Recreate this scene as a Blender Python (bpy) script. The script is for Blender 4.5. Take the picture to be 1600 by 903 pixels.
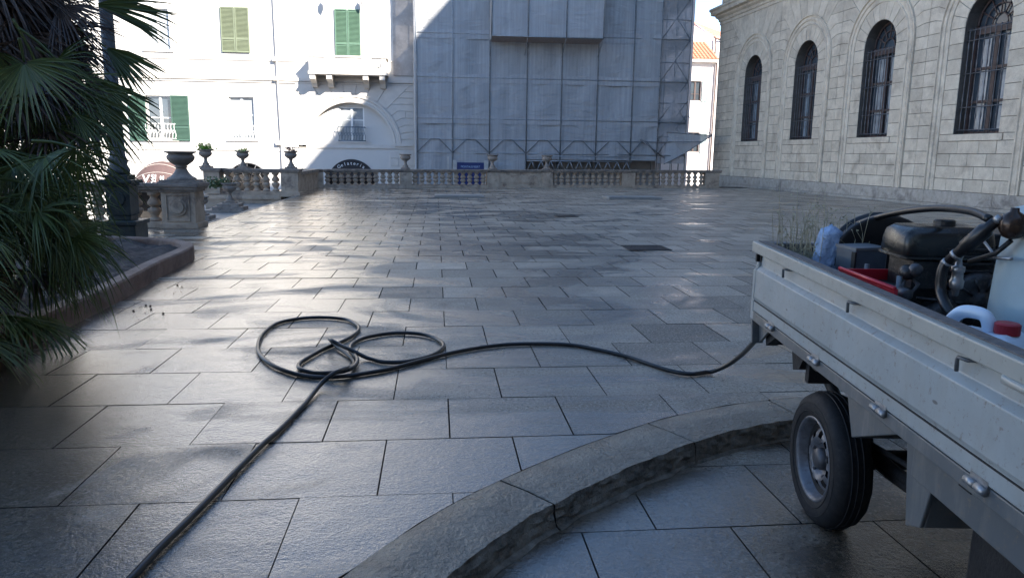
import bpy, math, random
from math import sin, cos, pi, radians, sqrt, atan2, asin, tan
from mathutils import Vector, Matrix, noise
random.seed(11)
for o in list(bpy.data.objects): bpy.data.objects.remove(o)
scn = bpy.context.scene
COL = scn.collection

# ------------------------------------------------------------------ camera
FPX = 1161.14; PITCH = .17888; YAW = .10253; ROLL = .01291; EYE = 1.5
FW = Vector((sin(YAW)*cos(PITCH), cos(YAW)*cos(PITCH), -sin(PITCH)))
_r = Vector((cos(YAW), -sin(YAW), 0)); _u = _r.cross(FW)
RI = _r*cos(ROLL)+_u*sin(ROLL); UP = -_r*sin(ROLL)+_u*cos(ROLL)
CAM = Vector((0, 0, EYE))
cd = bpy.data.cameras.new('camera'); cam = bpy.data.objects.new('camera', cd); COL.objects.link(cam)
cd.sensor_fit = 'HORIZONTAL'; cd.sensor_width = 36; cd.lens = 36*FPX/1600
cd.clip_start = .05; cd.clip_end = 3000
cam.matrix_world = Matrix(((RI.x, UP.x, -FW.x, 0), (RI.y, UP.y, -FW.y, 0), (RI.z, UP.z, -FW.z, EYE), (0, 0, 0, 1)))
scn.camera = cam

# ------------------------------------------------------------------ light
SUN = Vector((1, -1.25, 1.05)).normalized()
w = bpy.data.worlds.new('World'); scn.world = w; w.use_nodes = True
nt = w.node_tree; nt.nodes.clear()
sky = nt.nodes.new('ShaderNodeTexSky'); sky.sky_type = 'NISHITA'; sky.sun_disc = False
sky.sun_elevation = asin(SUN.z); sky.sun_rotation = atan2(SUN.x, SUN.y)
sky.altitude = 3500; sky.air_density = .9; sky.dust_density = .05; sky.ozone_density = 3.2
bg = nt.nodes.new('ShaderNodeBackground'); bg.inputs[1].default_value = .15
ow = nt.nodes.new('ShaderNodeOutputWorld')
hs = nt.nodes.new('ShaderNodeHueSaturation'); hs.inputs['Saturation'].default_value = 1.16
wm = nt.nodes.new('ShaderNodeMix'); wm.data_type = 'RGBA'; wm.blend_type = 'MULTIPLY'; wm.inputs[0].default_value = 1; wm.inputs[7].default_value = (1.56, .99, .74, 1)   # the phone's warm white balance
nt.links.new(sky.outputs[0], hs.inputs['Color']); nt.links.new(hs.outputs[0], wm.inputs[6]); nt.links.new(wm.outputs[2], bg.inputs[0]); nt.links.new(bg.outputs[0], ow.inputs[0])
sd = bpy.data.lights.new('sun', 'SUN'); so = bpy.data.objects.new('sun', sd); COL.objects.link(so)
sd.energy = 3.5; sd.angle = radians(.55); sd.color = (1, .93, .83)
so.rotation_euler = SUN.to_track_quat('Z', 'Y').to_euler(); so.location = (30, -40, 60)
scn.view_settings.view_transform = 'Standard'; scn.view_settings.look = 'None'
scn.view_settings.exposure = 2.3; scn.view_settings.gamma = 1; scn.view_settings.use_curve_mapping = False
scn.render.resolution_x = 1024; scn.render.resolution_y = 577
scn.render.engine = 'CYCLES'
scn.cycles.max_bounces = 8; scn.cycles.transparent_max_bounces = 24; scn.cycles.sample_clamp_indirect = 6

# ------------------------------------------------------------------ helpers
def ray(x, y): return FW+RI*((x-800)/FPX)+UP*((451.5-y)/FPX)
def gp(x, y, z=0):
    v = ray(x, y); return CAM+v*((z-EYE)/v.z)
def at(x, y, Y):
    v = ray(x, y); return CAM+v*(Y/v.y)

class MB:
    def __init__(s): s.v = []; s.f = []; s.c = []; s.sm = []
    def add(s, vs, fs, rnd=None, smooth=False):
        b = len(s.v); s.v += [tuple(p) for p in vs]
        r = random.random() if rnd is None else rnd
        for f in fs: s.f.append(tuple(b+i for i in f)); s.c.append(r); s.sm.append(smooth)
    def hexa(s, p, rnd=None):
        s.add(p, [(0, 3, 2, 1), (4, 5, 6, 7), (0, 1, 5, 4), (1, 2, 6, 5), (2, 3, 7, 6), (3, 0, 4, 7)], rnd)
    def box(s, x0, x1, y0, y1, z0, z1, T=None, rnd=None):
        p = [(x0, y0, z0), (x1, y0, z0), (x1, y1, z0), (x0, y1, z0), (x0, y0, z1), (x1, y0, z1), (x1, y1, z1), (x0, y1, z1)]
        if T: p = [T(*q) for q in p]
        s.hexa(p, rnd)
    def quad(s, a, b, c, d, rnd=None): s.add([a, b, c, d], [(0, 1, 2, 3)], rnd)
    def prism(s, poly, n0, n1, T, rnd=None):
        """polygon (a,b) swept between n0 and n1, T(a,b,n) -> point"""
        n = len(poly)
        vs = [T(a, b, n0) for a, b in poly]+[T(a, b, n1) for a, b in poly]
        fs = [tuple(range(n))[::-1], tuple(range(n, 2*n))]+[(i, (i+1) % n, n+(i+1) % n, n+i) for i in range(n)]
        s.add(vs, fs, rnd)
    def lathe(s, prof, c=(0, 0, 0), n=20, flute=0, T=None, smooth=True, rnd=None):
        vs = []; fs = []
        for k, (r, z) in enumerate(prof):
            for i in range(n):
                a = 2*pi*i/n
                rr = r*(1+(flute*(.5+.5*cos(a*n/2)) if flute else 0))
                q = (c[0]+rr*cos(a), c[1]+rr*sin(a), c[2]+z)
                vs.append(T(*q) if T else q)
        m = len(prof)
        for k in range(m-1):
            for i in range(n):
                j = (i+1) % n; fs.append((k*n+i, k*n+j, (k+1)*n+j, (k+1)*n+i))
        fs.append(tuple(range(n))[::-1]); fs.append(tuple((m-1)*n+i for i in range(n)))
        s.add(vs, fs, rnd, smooth)
    def tube(s, pts, r, n=8, closed=False, smooth=True, rnd=None):
        pts = [Vector(p) for p in pts]; m = len(pts); vs = []; fs = []
        rr = r if isinstance(r, (list, tuple)) else [r]*m
        prev = None
        for k in range(m):
            if closed: t = pts[(k+1) % m]-pts[k-1]
            else: t = pts[min(k+1, m-1)]-pts[max(k-1, 0)]
            if t.length < 1e-9: t = Vector((0, 0, 1))
            t.normalize()
            if prev is None:
                a = Vector((0, 0, 1)) if abs(t.z) < .9 else Vector((1, 0, 0))
                prev = (a-t*a.dot(t)).normalized()
            else: prev = (prev-t*prev.dot(t)).normalized()
            b = t.cross(prev)
            for i in range(n):
                a = 2*pi*i/n; vs.append(pts[k]+(prev*cos(a)+b*sin(a))*rr[k])
        for k in range(m if closed else m-1):
            k2 = (k+1) % m
            for i in range(n):
                j = (i+1) % n; fs.append((k*n+i, k*n+j, k2*n+j, k2*n+i))
        if not closed: fs.append(tuple(range(n))[::-1]); fs.append(tuple((m-1)*n+i for i in range(n)))
        s.add(vs, fs, rnd, smooth)
    def build(s, name, m, parent=None, bevel=0, loc=None, smooth=False):
        me = bpy.data.meshes.new(name)
        L = Vector(loc) if loc is not None else None
        vv = [tuple(Vector(p)-L) for p in s.v] if L is not None else s.v
        me.from_pydata(vv, [], s.f); me.materials.append(m)
        me.polygons.foreach_set('use_smooth', [bool(a or smooth) for a in s.sm])
        at_ = me.attributes.new('rnd', 'FLOAT', 'FACE'); at_.data.foreach_set('value', s.c)
        me.update()
        o = bpy.data.objects.new(name, me); COL.objects.link(o)
        if L is not None: o.location = L
        if parent: par(o, parent)
        if bevel:
            b = o.modifiers.new('bevel', 'BEVEL'); b.width = bevel; b.segments = 2; b.limit_method = 'ANGLE'; b.angle_limit = radians(40)
            b.harden_normals = False
        return o
def par(o, p):
    o.parent = p; o.matrix_parent_inverse = Matrix.Translation(p.location).inverted() if p.type == 'EMPTY' else p.matrix_basis.inverted()
def tag(o, label=None, cat=None, group=None, kind=None):
    if label: o['label'] = label
    if cat: o['category'] = cat
    if group: o['group'] = group
    if kind: o['kind'] = kind
    return o
def thing(name, label, cat, loc=(0, 0, 0), group=None):
    o = bpy.data.objects.new(name, None); COL.objects.link(o); o.location = loc; o.empty_display_size = .3
    return tag(o, label, cat, group)
def copy_tree(o, parent=None, loc=None):
    c = o.copy(); COL.objects.link(c)
    if parent: c.parent = parent
    if loc is not None: c.location = loc
    for ch in [k for k in bpy.data.objects if k.parent == o and k != c]: copy_tree(ch, c)
    return c

def interp(tab, x):
    if x <= tab[0][0]: return tab[0][1]
    for (a, b), (c, d) in zip(tab, tab[1:]):
        if x <= c: return b+(d-b)*(x-a)/(c-a)
    return tab[-1][1]
def smoothpath(pts, n=6):
    P = [Vector(p) for p in pts]; out = []
    for i in range(len(P)-1):
        p0 = P[max(i-1, 0)]; p1 = P[i]; p2 = P[i+1]; p3 = P[min(i+2, len(P)-1)]
        for k in range(n):
            t = k/n
            out.append(.5*((2*p1)+(p2-p0)*t+(2*p0-5*p1+4*p2-p3)*t*t+(3*p1-p0-3*p2+p3)*t**3))
    out.append(P[-1]); return out
def text_mesh(body, size, depth, name):
    cu = bpy.data.curves.new('t', 'FONT'); cu.body = body; cu.size = size; cu.extrude = depth; cu.align_x = 'CENTER'; cu.resolution_u = 3
    o = bpy.data.objects.new('t', cu); COL.objects.link(o)
    bpy.context.view_layer.update()
    me = bpy.data.meshes.new_from_object(o.evaluated_get(bpy.context.evaluated_depsgraph_get()))
    bpy.data.objects.remove(o); me.name = name
    return me

# ------------------------------------------------------------------ materials
class NT:
    def __init__(s, name):
        s.m = bpy.data.materials.new(name); s.m.use_nodes = True; s.t = s.m.node_tree
        s.b = s.t.nodes['Principled BSDF']; s.out = s.t.nodes['Material Output']
        s.co = s.t.nodes.new('ShaderNodeTexCoord').outputs['Object']
    def n(s, typ, **k):
        a = s.t.nodes.new('ShaderNode'+typ)
        for q, v in k.items(): setattr(a, q, v)
        return a
    def l(s, a, b): s.t.links.new(a, b)
    def sc(s, v, src=None):
        mp = s.n('Mapping'); mp.inputs['Scale'].default_value = v if isinstance(v, tuple) else (v, v, v)
        s.l(src or s.co, mp.inputs[0]); return mp.outputs[0]
    def noise(s, scale, det=4, rough=.55, vec=None, dist=0):
        a = s.n('TexNoise'); a.inputs['Scale'].default_value = scale if not isinstance(scale, tuple) else 1
        a.inputs['Detail'].default_value = det; a.inputs['Roughness'].default_value = rough; a.inputs['Distortion'].default_value = dist
        s.l(vec if vec is not None else (s.sc(scale) if isinstance(scale, tuple) else s.co), a.inputs['Vector'])
        return a.outputs[0]
    def ramp(s, src, stops):
        r = s.n('ValToRGB'); e = r.color_ramp.elements
        while len(e) > 1: e.remove(e[-1])
        for i, (p, c) in enumerate(stops):
            if i == 0: e[0].position = p; q = e[0]
            else: q = e.new(p)
            q.color = (*c, 1) if isinstance(c, tuple) else (c, c, c, 1)
        s.l(src, r.inputs[0]); return r.outputs[0]
    def mix(s, fac, a, b, mode='MIX'):
        m = s.n('Mix', data_type='RGBA', blend_type=mode)
        for i, v in ((0, fac), (6, a), (7, b)):
            if hasattr(v, 'is_linked') or hasattr(v, 'links'): s.l(v, m.inputs[i])
            else: m.inputs[i].default_value = v if i == 0 else (*v, 1)
        return m.outputs[2]
    def math(s, op, a, b=0):
        m = s.n('Math', operation=op)
        for i, v in ((0, a), (1, b)):
            if hasattr(v, 'links'): s.l(v, m.inputs[i])
            else: m.inputs[i].default_value = v
        return m.outputs[0]
    def attr(s, nme='rnd'):
        a = s.n('Attribute', attribute_name=nme); return a.outputs['Fac']
    def bump(s, h, dist=.01, strength=1, prev=None):
        b = s.n('Bump'); b.inputs['Distance'].default_value = dist; b.inputs['Strength'].default_value = strength
        s.l(h, b.inputs['Height'])
        if prev: s.l(prev, b.inputs['Normal'])
        return b.outputs[0]
    def set(s, **k):
        for q, v in k.items():
            i = s.b.inputs[q.replace('_', ' ')]
            if hasattr(v, 'links'): s.l(v, i)
            else: i.default_value = (*v, 1) if isinstance(v, tuple) and len(v) == 3 else v
        return s.m

def plain(name, col, rough=.5, metal=0, var=.15, scale=6, bump=0, bscale=60, dirt=None, spec=.5, coat=0):
    t = NT(name)
    d = tuple(c*(1-var) for c in col); u = tuple(min(1, c*(1+var)) for c in col)
    c = t.ramp(t.noise(scale, 5, .6), [(.3, d), (.7, u)])
    if dirt:
        c = t.mix(t.ramp(t.noise(scale*2.7, 6, .7), [(.52, 0.), (.72, .75)]), c, dirt)
    n = None
    if bump: t.set(Normal=t.bump(t.noise(bscale, 4, .6), bump))
    r = t.math('MULTIPLY_ADD', t.noise(scale*1.7, 3), .25); r.node.inputs[2].default_value = rough-.12
    return t.set(Base_Color=c, Roughness=r, Metallic=metal, Specular_IOR_Level=spec, Coat_Weight=coat)

def stone(name, c0, c1, rough=.75, speck=0, bump=.004, bscale=25, stain=None, rvar=.25, stainscale=1.2, grain=180):
    """natural stone: tone per block, cloudy stains, fine grain"""
    t = NT(name)
    c = t.mix(t.ramp(t.noise(3.2, 6, .65), [(.3, 0.), (.7, 1.)]), c0, c1)
    br = t.math('MULTIPLY_ADD', t.attr(), rvar); br.node.inputs[2].default_value = 1-rvar/2
    c = t.mix(1., c, br, 'MULTIPLY') if False else t.mix(1., c, t.ramp(br, [(0, 0.), (1.3/1.3, 1.)]), 'MULTIPLY')
    if stain: c = t.mix(t.ramp(t.noise(stainscale, 6, .7, dist=.4), [(.5, 0.), (.68, .8)]), c, stain)
    if speck: c = t.mix(t.ramp(t.noise(grain, 2, .6), [(.62, 0.), (.7, speck)]), c, (.02, .02, .02))
    nb = t.bump(t.noise(bscale, 6, .7), bump)
    nb = t.bump(t.noise(grain, 2, .6), bump*.25, prev=nb)
    return t.set(Base_Color=c, Roughness=rough, Normal=nb)

def wet_paving(name, near=True):
    t = NT(name)
    base = t.mix(t.ramp(t.noise(2.2, 6, .65), [(.3, 0.), (.7, 1.)]), (.31, .25, .185), (.45, .38, .295))
    tone = t.ramp(t.attr(), [(0, .5), (.5, .92), (1., 1.35)])
    c = t.mix(1., base, tone, 'MULTIPLY')
    c = t.mix(t.ramp(t.noise(48, 5, .85), [(.53, 0.), (.60, .8)]), c, (.60, .55, .47))
    c = t.mix(t.ramp(t.noise(42, 5, .85, vec=t.sc((1.1, .9, 1))), [(.53, 0.), (.60, .9)]), c, (.05, .045, .04))
    c = t.mix(t.ramp(t.noise(1.1, 5, .7, dist=.9), [(.55, 0.), (.72, .45)]), c, (.09, .075, .06))
    sep = t.n('SeparateXYZ'); t.l(t.co, sep.inputs[0])
    gx_ = t.n('MapRange'); gx_.inputs[1].default_value = -1.5; gx_.inputs[2].default_value = 5.0; gx_.inputs[3].default_value = .06; gx_.inputs[4].default_value = -.11; t.l(sep.outputs[0], gx_.inputs[0])
    gy_ = t.n('MapRange'); gy_.inputs[1].default_value = 3.2; gy_.inputs[2].default_value = 5.5; gy_.inputs[3].default_value = .13; gy_.inputs[4].default_value = 0; t.l(sep.outputs[1], gy_.inputs[0])
    sw = t.noise(1, 5, .55, vec=t.sc((.36, .60, 1)), dist=2.2)
    sw = t.math('ADD', t.math('ADD', sw, gx_.outputs[0]), gy_.outputs[0])
    sl = t.math('MULTIPLY_ADD', t.attr(), .10); sl.node.inputs[2].default_value = -.05
    sw = t.math('ADD', sw, sl)
    wet = t.ramp(sw, [(.42, 0.), (.51, .55), (.60, 1.)])
    fine = t.ramp(t.noise(4, 4, .6, dist=.8), [(.3, 0.), (.75, 1.)])
    rr = t.math('MULTIPLY_ADD', wet, -.39); rr.node.inputs[2].default_value = .52
    rr = t.math('SUBTRACT', rr, t.math('MULTIPLY', fine, .05))
    c = t.mix(t.math('MULTIPLY', wet, .9), c, t.mix(1., c, (.24, .21, .18), 'MULTIPLY'))
    h1 = t.noise(110, 3, .7); h2 = t.noise(48, 4, .7); hm = t.noise(7, 3, .5); h3 = t.noise(1.4, 2, .5)
    nb = t.bump(h3, .008); nb = t.bump(hm, .004, prev=nb); k_ = t.math('MULTIPLY_ADD', wet, -.35); k_.node.inputs[2].default_value = 1
    nb = t.bump(t.math('MULTIPLY', h2, k_), .0048, prev=nb); nb = t.bump(t.math('MULTIPLY', h1, k_), .0018, prev=nb)
    vo = t.n('TexVoronoi', feature='F1'); vo.inputs['Scale'].default_value = .9; t.l(t.co, vo.inputs['Vector'])
    c = t.mix(t.ramp(vo.outputs['Distance'], [(.016, .9), (.024, 0.)]), c, (.025, .025, .027))
    spc = t.math('MULTIPLY_ADD', wet, .75); spc.node.inputs[2].default_value = .35
    return t.set(Base_Color=c, Roughness=rr, Normal=nb, Specular_IOR_Level=spc, Coat_Weight=t.math('MULTIPLY', wet, .9), Coat_Roughness=.10, Coat_Normal=nb)

M = {}
M['paving'] = wet_paving('wet_granite_slabs')
M['bed'] = plain('dark_joint_filling', (.012, .011, .010), .9, var=.3, spec=.1)
M['kerb'] = None
def kerbmat():
    t = NT('hammered_kerb_stone')
    c = t.mix(t.ramp(t.noise(5, 6, .7), [(.3, 0.), (.7, 1.)]), (.17, .15, .12), (.33, .295, .24))
    c = t.mix(t.ramp(t.noise(120, 2, .7), [(.6, 0.), (.68, .8)]), c, (.03, .03, .03))
    c = t.mix(t.ramp(t.noise(140, 2, .7, vec=t.sc(1.3)), [(.6, 0.), (.7, .7)]), c, (.34, .33, .31))
    nb = t.bump(t.noise(32, 4, .65), .030); nb = t.bump(t.noise(60, 3, .7), .006, prev=nb)
    return t.set(Base_Color=c, Roughness=t.ramp(t.noise(4, 3), [(.35, .26), (.65, .5)]), Normal=nb, Specular_IOR_Level=.5)
M['kerb'] = kerbmat()
def kerbface():
    t = NT('rough_split_kerb_face')
    c = t.mix(t.ramp(t.noise(9, 6, .7), [(.35, 0.), (.7, 1.)]), (.10, .085, .065), (.38, .33, .26))
    nb = t.bump(t.noise(22, 5, .8), .03); nb = t.bump(t.noise(70, 3, .7), .008, prev=nb)
    return t.set(Base_Color=c, Roughness=.55, Normal=nb)
M['kerbface'] = kerbface()
M['ashlar'] = stone('pale_limestone_ashlar', (.60, .50, .375), (.78, .675, .525), .8, speck=.5, bump=.012, bscale=9, stain=(.42, .345, .26), rvar=.36, grain=60)
M['ashlar_dark'] = stone('weathered_plinth_limestone', (.38, .33, .27), (.56, .50, .42), .8, speck=.5, bump=.02, bscale=7, stain=(.17, .145, .125), rvar=.2, stainscale=1.6, grain=60)
M['mortar'] = plain('wall_joint_mortar', (.11, .095, .08), .9, var=.2)
M['balust'] = stone('weathered_balustrade_stone', (.36, .275, .20), (.52, .42, .32), .8, bump=.008, bscale=20, stain=(.10, .075, .065), rvar=.2, stainscale=2.6)
M['balust_cap'] = stone('darker_coping_stone', (.20, .17, .145), (.37, .315, .265), .75, bump=.01, bscale=20, stain=(.06, .05, .045), rvar=.2, stainscale=3)
M['plaster'] = plain('white_painted_plaster', (.60, .575, .54), .85, var=.03, scale=1.3, bump=.003, bscale=8, dirt=None)
M['plaster_trim'] = plain('off_white_stone_trim', (.60, .56, .51), .8, var=.06, scale=3, bump=.004, bscale=20)
M['pilaster'] = plain('flaking_beige_plaster', (.46, .41, .37), .85, var=.22, scale=1.6, dirt=(.60, .57, .54), bump=.006, bscale=12)
M['pink'] = plain('pale_pink_plaster', (.78, .72, .69), .85, var=.03, scale=1)
M['wrapped'] = plain('grey_wall_behind_netting', (.30, .28, .26), .9, var=.2, scale=1)
M['shutter'] = plain('green_painted_shutter', (.085, .155, .105), .5, var=.1, scale=3)
M['shutter_pale'] = plain('faded_pale_green_shutter', (.16, .185, .12), .55, var=.1, scale=3)
M['shutter_dark'] = plain('dark_green_shutter', (.05, .10, .075), .5, var=.1, scale=3)
M['shutter_grey'] = plain('pale_blue_grey_shutter', (.34, .42, .42), .5, var=.1, scale=3)
M['frame_white'] = plain('white_window_frame', (.8, .8, .78), .4, var=.03)
M['frame_brown'] = plain('brown_window_frame', (.085, .055, .048), .45, var=.2)
M['iron'] = plain('dark_wrought_iron', (.12, .12, .125), .5, .4, var=.3)
M['iron_blue'] = plain('blue_grey_painted_iron', (.10, .14, .18), .45, .2, var=.15)
M['glass'] = plain('window_glass', (.055, .07, .085), .08, 0, var=.2, scale=2, spec=.8)
M['glass_curtain'] = plain('glass_with_pale_curtain', (.34, .36, .37), .15, 0, var=.25, scale=3, spec=.7)
M['curtain'] = plain('grey_blue_curtain', (.22, .27, .31), .7, var=.3, scale=4)
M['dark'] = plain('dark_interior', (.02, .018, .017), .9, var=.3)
M['awning'] = plain('brown_awning_fabric', (.085, .052, .05), .8, var=.08)
M['white'] = plain('white_lettering', (.85, .85, .85), .5, var=.02)
M['navy'] = plain('navy_sign_board', (.02, .035, .13), .4, var=.1)
M['black_sign'] = plain('black_sign_board', (.02, .02, .024), .4, var=.1)
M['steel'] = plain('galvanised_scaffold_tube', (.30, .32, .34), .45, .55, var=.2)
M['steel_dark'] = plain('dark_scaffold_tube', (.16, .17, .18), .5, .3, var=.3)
M['tin'] = plain('light_timber_board', (.45, .43, .40), .7, var=.15)
def tiles():
    t = NT('terracotta_pan_tiles')
    wv = t.n('TexWave', wave_type='BANDS', bands_direction='X'); wv.inputs['Scale'].default_value = 1.5; wv.inputs['Distortion'].default_value = .6; wv.inputs['Detail'].default_value = 2
    t.l(t.co, wv.inputs[0])
    c = t.mix(t.noise(5, 5, .7), (.42, .17, .10), (.62, .34, .22))
    c = t.mix(t.ramp(t.noise(1.7, 5, .7), [(.5, 0.), (.7, .6)]), c, (.30, .22, .18))
    return t.set(Base_Color=c, Roughness=.85)
M['tile'] = tiles()
def netting(name, col, alpha, fade=0):
    t = NT(name)
    v1 = t.noise(1, 3, .6, vec=t.sc((9, 9, .15)))
    v2 = t.noise(1, 3, .6, vec=t.sc((1.2, 1, .35)))
    c = t.mix(t.ramp(v1, [(.25, 0.), (.75, 1.)]), tuple(k*.84 for k in col), tuple(k*1.14 for k in col))
    c = t.mix(t.ramp(v2, [(.3, 0.), (.7, .6)]), c, tuple(k*.8 for k in col))
    a = t.math('MULTIPLY_ADD', v1, .14); a.node.inputs[2].default_value = alpha-.07
    nb = t.bump(t.noise(1, 4, .6, vec=t.sc((.7, .7, 1.7)), dist=.8), .09)
    t.set(Base_Color=c, Roughness=.85, Alpha=a, Normal=nb)
    return t.m
M['net'] = netting('grey_scaffold_netting', (.40, .405, .41), .92)
M['net_band'] = netting('overlapping_strip_of_scaffold_netting', (.47, .47, .475), .80)
M['net_thin'] = netting('thin_scaffold_netting', (.34, .35, .36), .62)
M['net_dark'] = netting('brownish_netting_under_box', (.42, .34, .30), .9)  # brownish netting for the underside of the projecting box
M['soil'] = plain('bare_brown_soil', (.075, .055, .045), .95, var=.4, scale=7, bump=.05, bscale=9)
M['border'] = stone('reddish_planter_border', (.17, .095, .065), (.27, .19, .15), .75, bump=.006, bscale=18, stain=(.10, .055, .04), rvar=.1, stainscale=2)
M['castgreen'] = plain('dark_green_cast_iron', (.022, .034, .036), .38, .1, var=.35, scale=9, bump=.003, bscale=30)
M['castpost'] = plain('grey_green_lamp_shaft', (.075, .09, .10), .6, .1, var=.2)
M['lampglass'] = plain('frosted_lantern_glass', (.6, .6, .58), .3, var=.05)
def frondmat(name, a, b, dead=None):
    t = NT(name)
    c = t.mix(t.attr(), a, b)
    c = t.mix(t.ramp(t.noise(2.5, 3), [(.45, 0.), (.7, .5)]), c, dead or tuple(k*1.5 for k in b))
    return t.set(Base_Color=c, Roughness=.42, Specular_IOR_Level=.5)
M['frond'] = frondmat('palm_leaf_green', (.055, .082, .02), (.14, .18, .045), (.18, .19, .055))
M['frond_dead'] = frondmat('dead_palm_leaf', (.045, .026, .018), (.11, .066, .042), (.13, .09, .062))
M['fibre'] = plain('brown_palm_fibre', (.075, .04, .028), .95, var=.5, scale=12, bump=.03, bscale=30)
M['petiole'] = plain('palm_leaf_stalk', (.10, .10, .05), .6, var=.3)
M['leafbright'] = frondmat('light_green_leaves', (.10, .22, .03), (.26, .42, .06))
M['leafdark'] = frondmat('dull_green_leaves', (.05, .09, .03), (.11, .15, .05))
M['leafred'] = frondmat('dark_red_succulent', (.10, .03, .035), (.17, .06, .06))
M['rubber'] = plain('black_rubber_hose', (.012, .012, .013), .34, var=.2, scale=30, spec=.5)
M['tyre'] = plain('tyre_rubber', (.008, .008, .009), .75, var=.3, scale=20, bump=.001, bscale=60, dirt=(.03, .028, .026))
M['rim'] = plain('worn_steel_rim', (.17, .175, .19), .45, .5, var=.35, scale=14, dirt=(.06, .045, .035))
M['hub'] = plain('dark_wheel_hub', (.09, .09, .095), .5, .5, var=.4, scale=20)
def truckpaint(name, col, dirt=.5, scr=True):
    t = NT(name)
    c = t.mix(t.ramp(t.noise(2.2, 5, .6), [(.3, 0.), (.7, 1.)]), tuple(k*.9 for k in col), col)
    c = t.mix(t.ramp(t.noise(1, 6, .7, vec=t.sc((14, 14, 3))), [(.5, 0.), (.8, dirt)]), c, (.30, .28, .24))
    vo = t.n('TexVoronoi', feature='F1'); vo.inputs['Scale'].default_value = 9; vo.inputs['Randomness'].default_value = 1
    mp = t.sc((1, .45, 1.2)); t.l(mp, vo.inputs['Vector'])
    c = t.mix(t.ramp(vo.outputs['Distance'], [(.045, .85), (.075, 0.)]), c, (.10, .09, .08))
    c = t.mix(t.ramp(t.noise(30, 6, .85), [(.565, 0.), (.64, .8)]), c, (.20, .16, .12))
    c = t.mix(t.ramp(t.noise(1, 4, .7, vec=t.sc((40, 5, 40))), [(.68, 0.), (.72, .5)]), c, (.12, .12, .12))
    c = t.mix(t.ramp(t.noise(1.6, 5, .75, dist=.6), [(.45, 0.), (.75, .4)]), c, (.20, .19, .17))
    nb = t.bump(t.noise(2.5, 2), .012)
    return t.set(Base_Color=c, Roughness=t.ramp(t.noise(6, 4), [(.3, .28), (.7, .48)]), Normal=nb)
M['paint'] = truckpaint('dirty_white_truck_paint', (.37, .395, .385))
M['rail'] = truckpaint('worn_cream_bed_rail', (.40, .39, .34), .65)
M['frame'] = truckpaint('grimy_grey_chassis_paint', (.11, .12, .125), .7)
M['under'] = plain('black_underbody', (.014, .013, .013), .7, var=.4, scale=12, bump=.004)
M['wood'] = plain('weathered_rail_top', (.16, .135, .12), .8, var=.35, scale=40, bump=.003)
M['engine'] = plain('oily_black_engine', (.025, .024, .024), .4, .3, var=.5, scale=18, dirt=(.09, .08, .07), bump=.002)
M['tankpaint'] = plain('scuffed_black_fuel_tank', (.018, .018, .017), .25, .1, var=.3, scale=3, dirt=(.17, .165, .125))
M['alu'] = plain('cast_aluminium', (.34, .34, .34), .4, .7, var=.3, scale=25)
M['red'] = plain('red_plastic', (.48, .015, .03), .4, var=.1)
M['redcap'] = plain('dark_red_cap', (.33, .02, .03), .4, var=.1)
M['jerry'] = plain('translucent_white_plastic', (.62, .72, .82), .35, var=.05)
M['bluetank'] = plain('pale_blue_plastic_barrel', (.33, .43, .46), .45, var=.12, scale=4)
M['bag'] = plain('thin_blue_plastic_bag', (.36, .48, .66), .25, var=.35, scale=12, bump=.02, bscale=18)
M['bronze'] = plain('brown_bulb', (.05, .03, .02), .25, .4, var=.2)
M['box'] = plain('dark_blue_grey_box', (.07, .095, .12), .35, var=.3)
M['weed'] = frondmat('dry_weed_stems', (.26, .235, .15), (.42, .39, .26))
M['grate'] = plain('cast_iron_grate', (.022, .022, .024), .55, .4, var=.2)
M['cover'] = stone('pale_stone_cover', (.22, .215, .20), (.32, .31, .29), .5, bump=.003, rvar=.1)
M['asphalt'] = plain('street_paving', (.17, .16, .15), .8, var=.2, scale=2)
M['cab_glass'] = M['glass']

# ------------------------------------------------------------------ ground
KERB = [(-3.2, -60), (-2.5, -6), (-1.5, -.3), (-.9, 1.5), (-.35, 2.48), (-.09, 2.85), (.14, 3.11), (.39, 3.34), (.72, 3.61), (1.0, 3.81), (1.33, 4.02), (1.77, 4.21), (2.21, 4.32), (3, 4.42), (4.5, 4.5), (17.6, 4.6)]
def yk(x): return interp(KERB, x)
NX, NY, WD = .999003, .0446437, 17.4859
def xwall(y): return (WD-NY*y)/NX
FA = Vector((-5.5, 32.9)); FB = Vector((15.3, 36.0)); FD = (FB-FA).normalized(); FL = (FB-FA).length
def yfar(x): return FA.y+(x-FA.x)*(FB.y-FA.y)/(FB.x-FA.x)

Y0, DY, X0, DX = 3.1354, .65799, -.2702, .67302
mb = MB()
def slab(x0, x1, y0, y1, rnd):
    g = interp([(5, .0034), (13, .0072)], y0)+random.uniform(-.001, .0015)
    tx, ty, tz = random.gauss(0, .0014), random.gauss(0, .0014), random.uniform(-.0015, .0015)
    xm, ym = (x0+x1)/2, (y0+y1)/2
    Z = lambda x, y: tz+tx*(x-xm)+ty*(y-ym)
    x0 += g; x1 -= g; y0 += g; y1 -= g
    if yk(x1)+.008 > y0 and x1 > -3.1:
        n = 14
        for i in range(n):
            a = x0+(x1-x0)*i/n; b = x0+(x1-x0)*(i+1)/n
            ya, yb = max(y0, yk(a)+.008), max(y0, yk(b)+.008)
            if ya >= y1 and yb >= y1: continue
            ya = min(ya, y1); yb = min(yb, y1)
            mb.add([(a, ya, Z(a, ya)), (b, yb, Z(b, yb)), (b, y1, Z(b, y1)), (a, y1, Z(a, y1))], [(0, 1, 2, 3)], rnd)
    else:
        mb.add([(x0, y0, Z(x0, y0)), (x1, y0, Z(x1, y0)), (x1, y1, Z(x1, y1)), (x0, y1, Z(x0, y1))], [(0, 1, 2, 3)], rnd)
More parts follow.
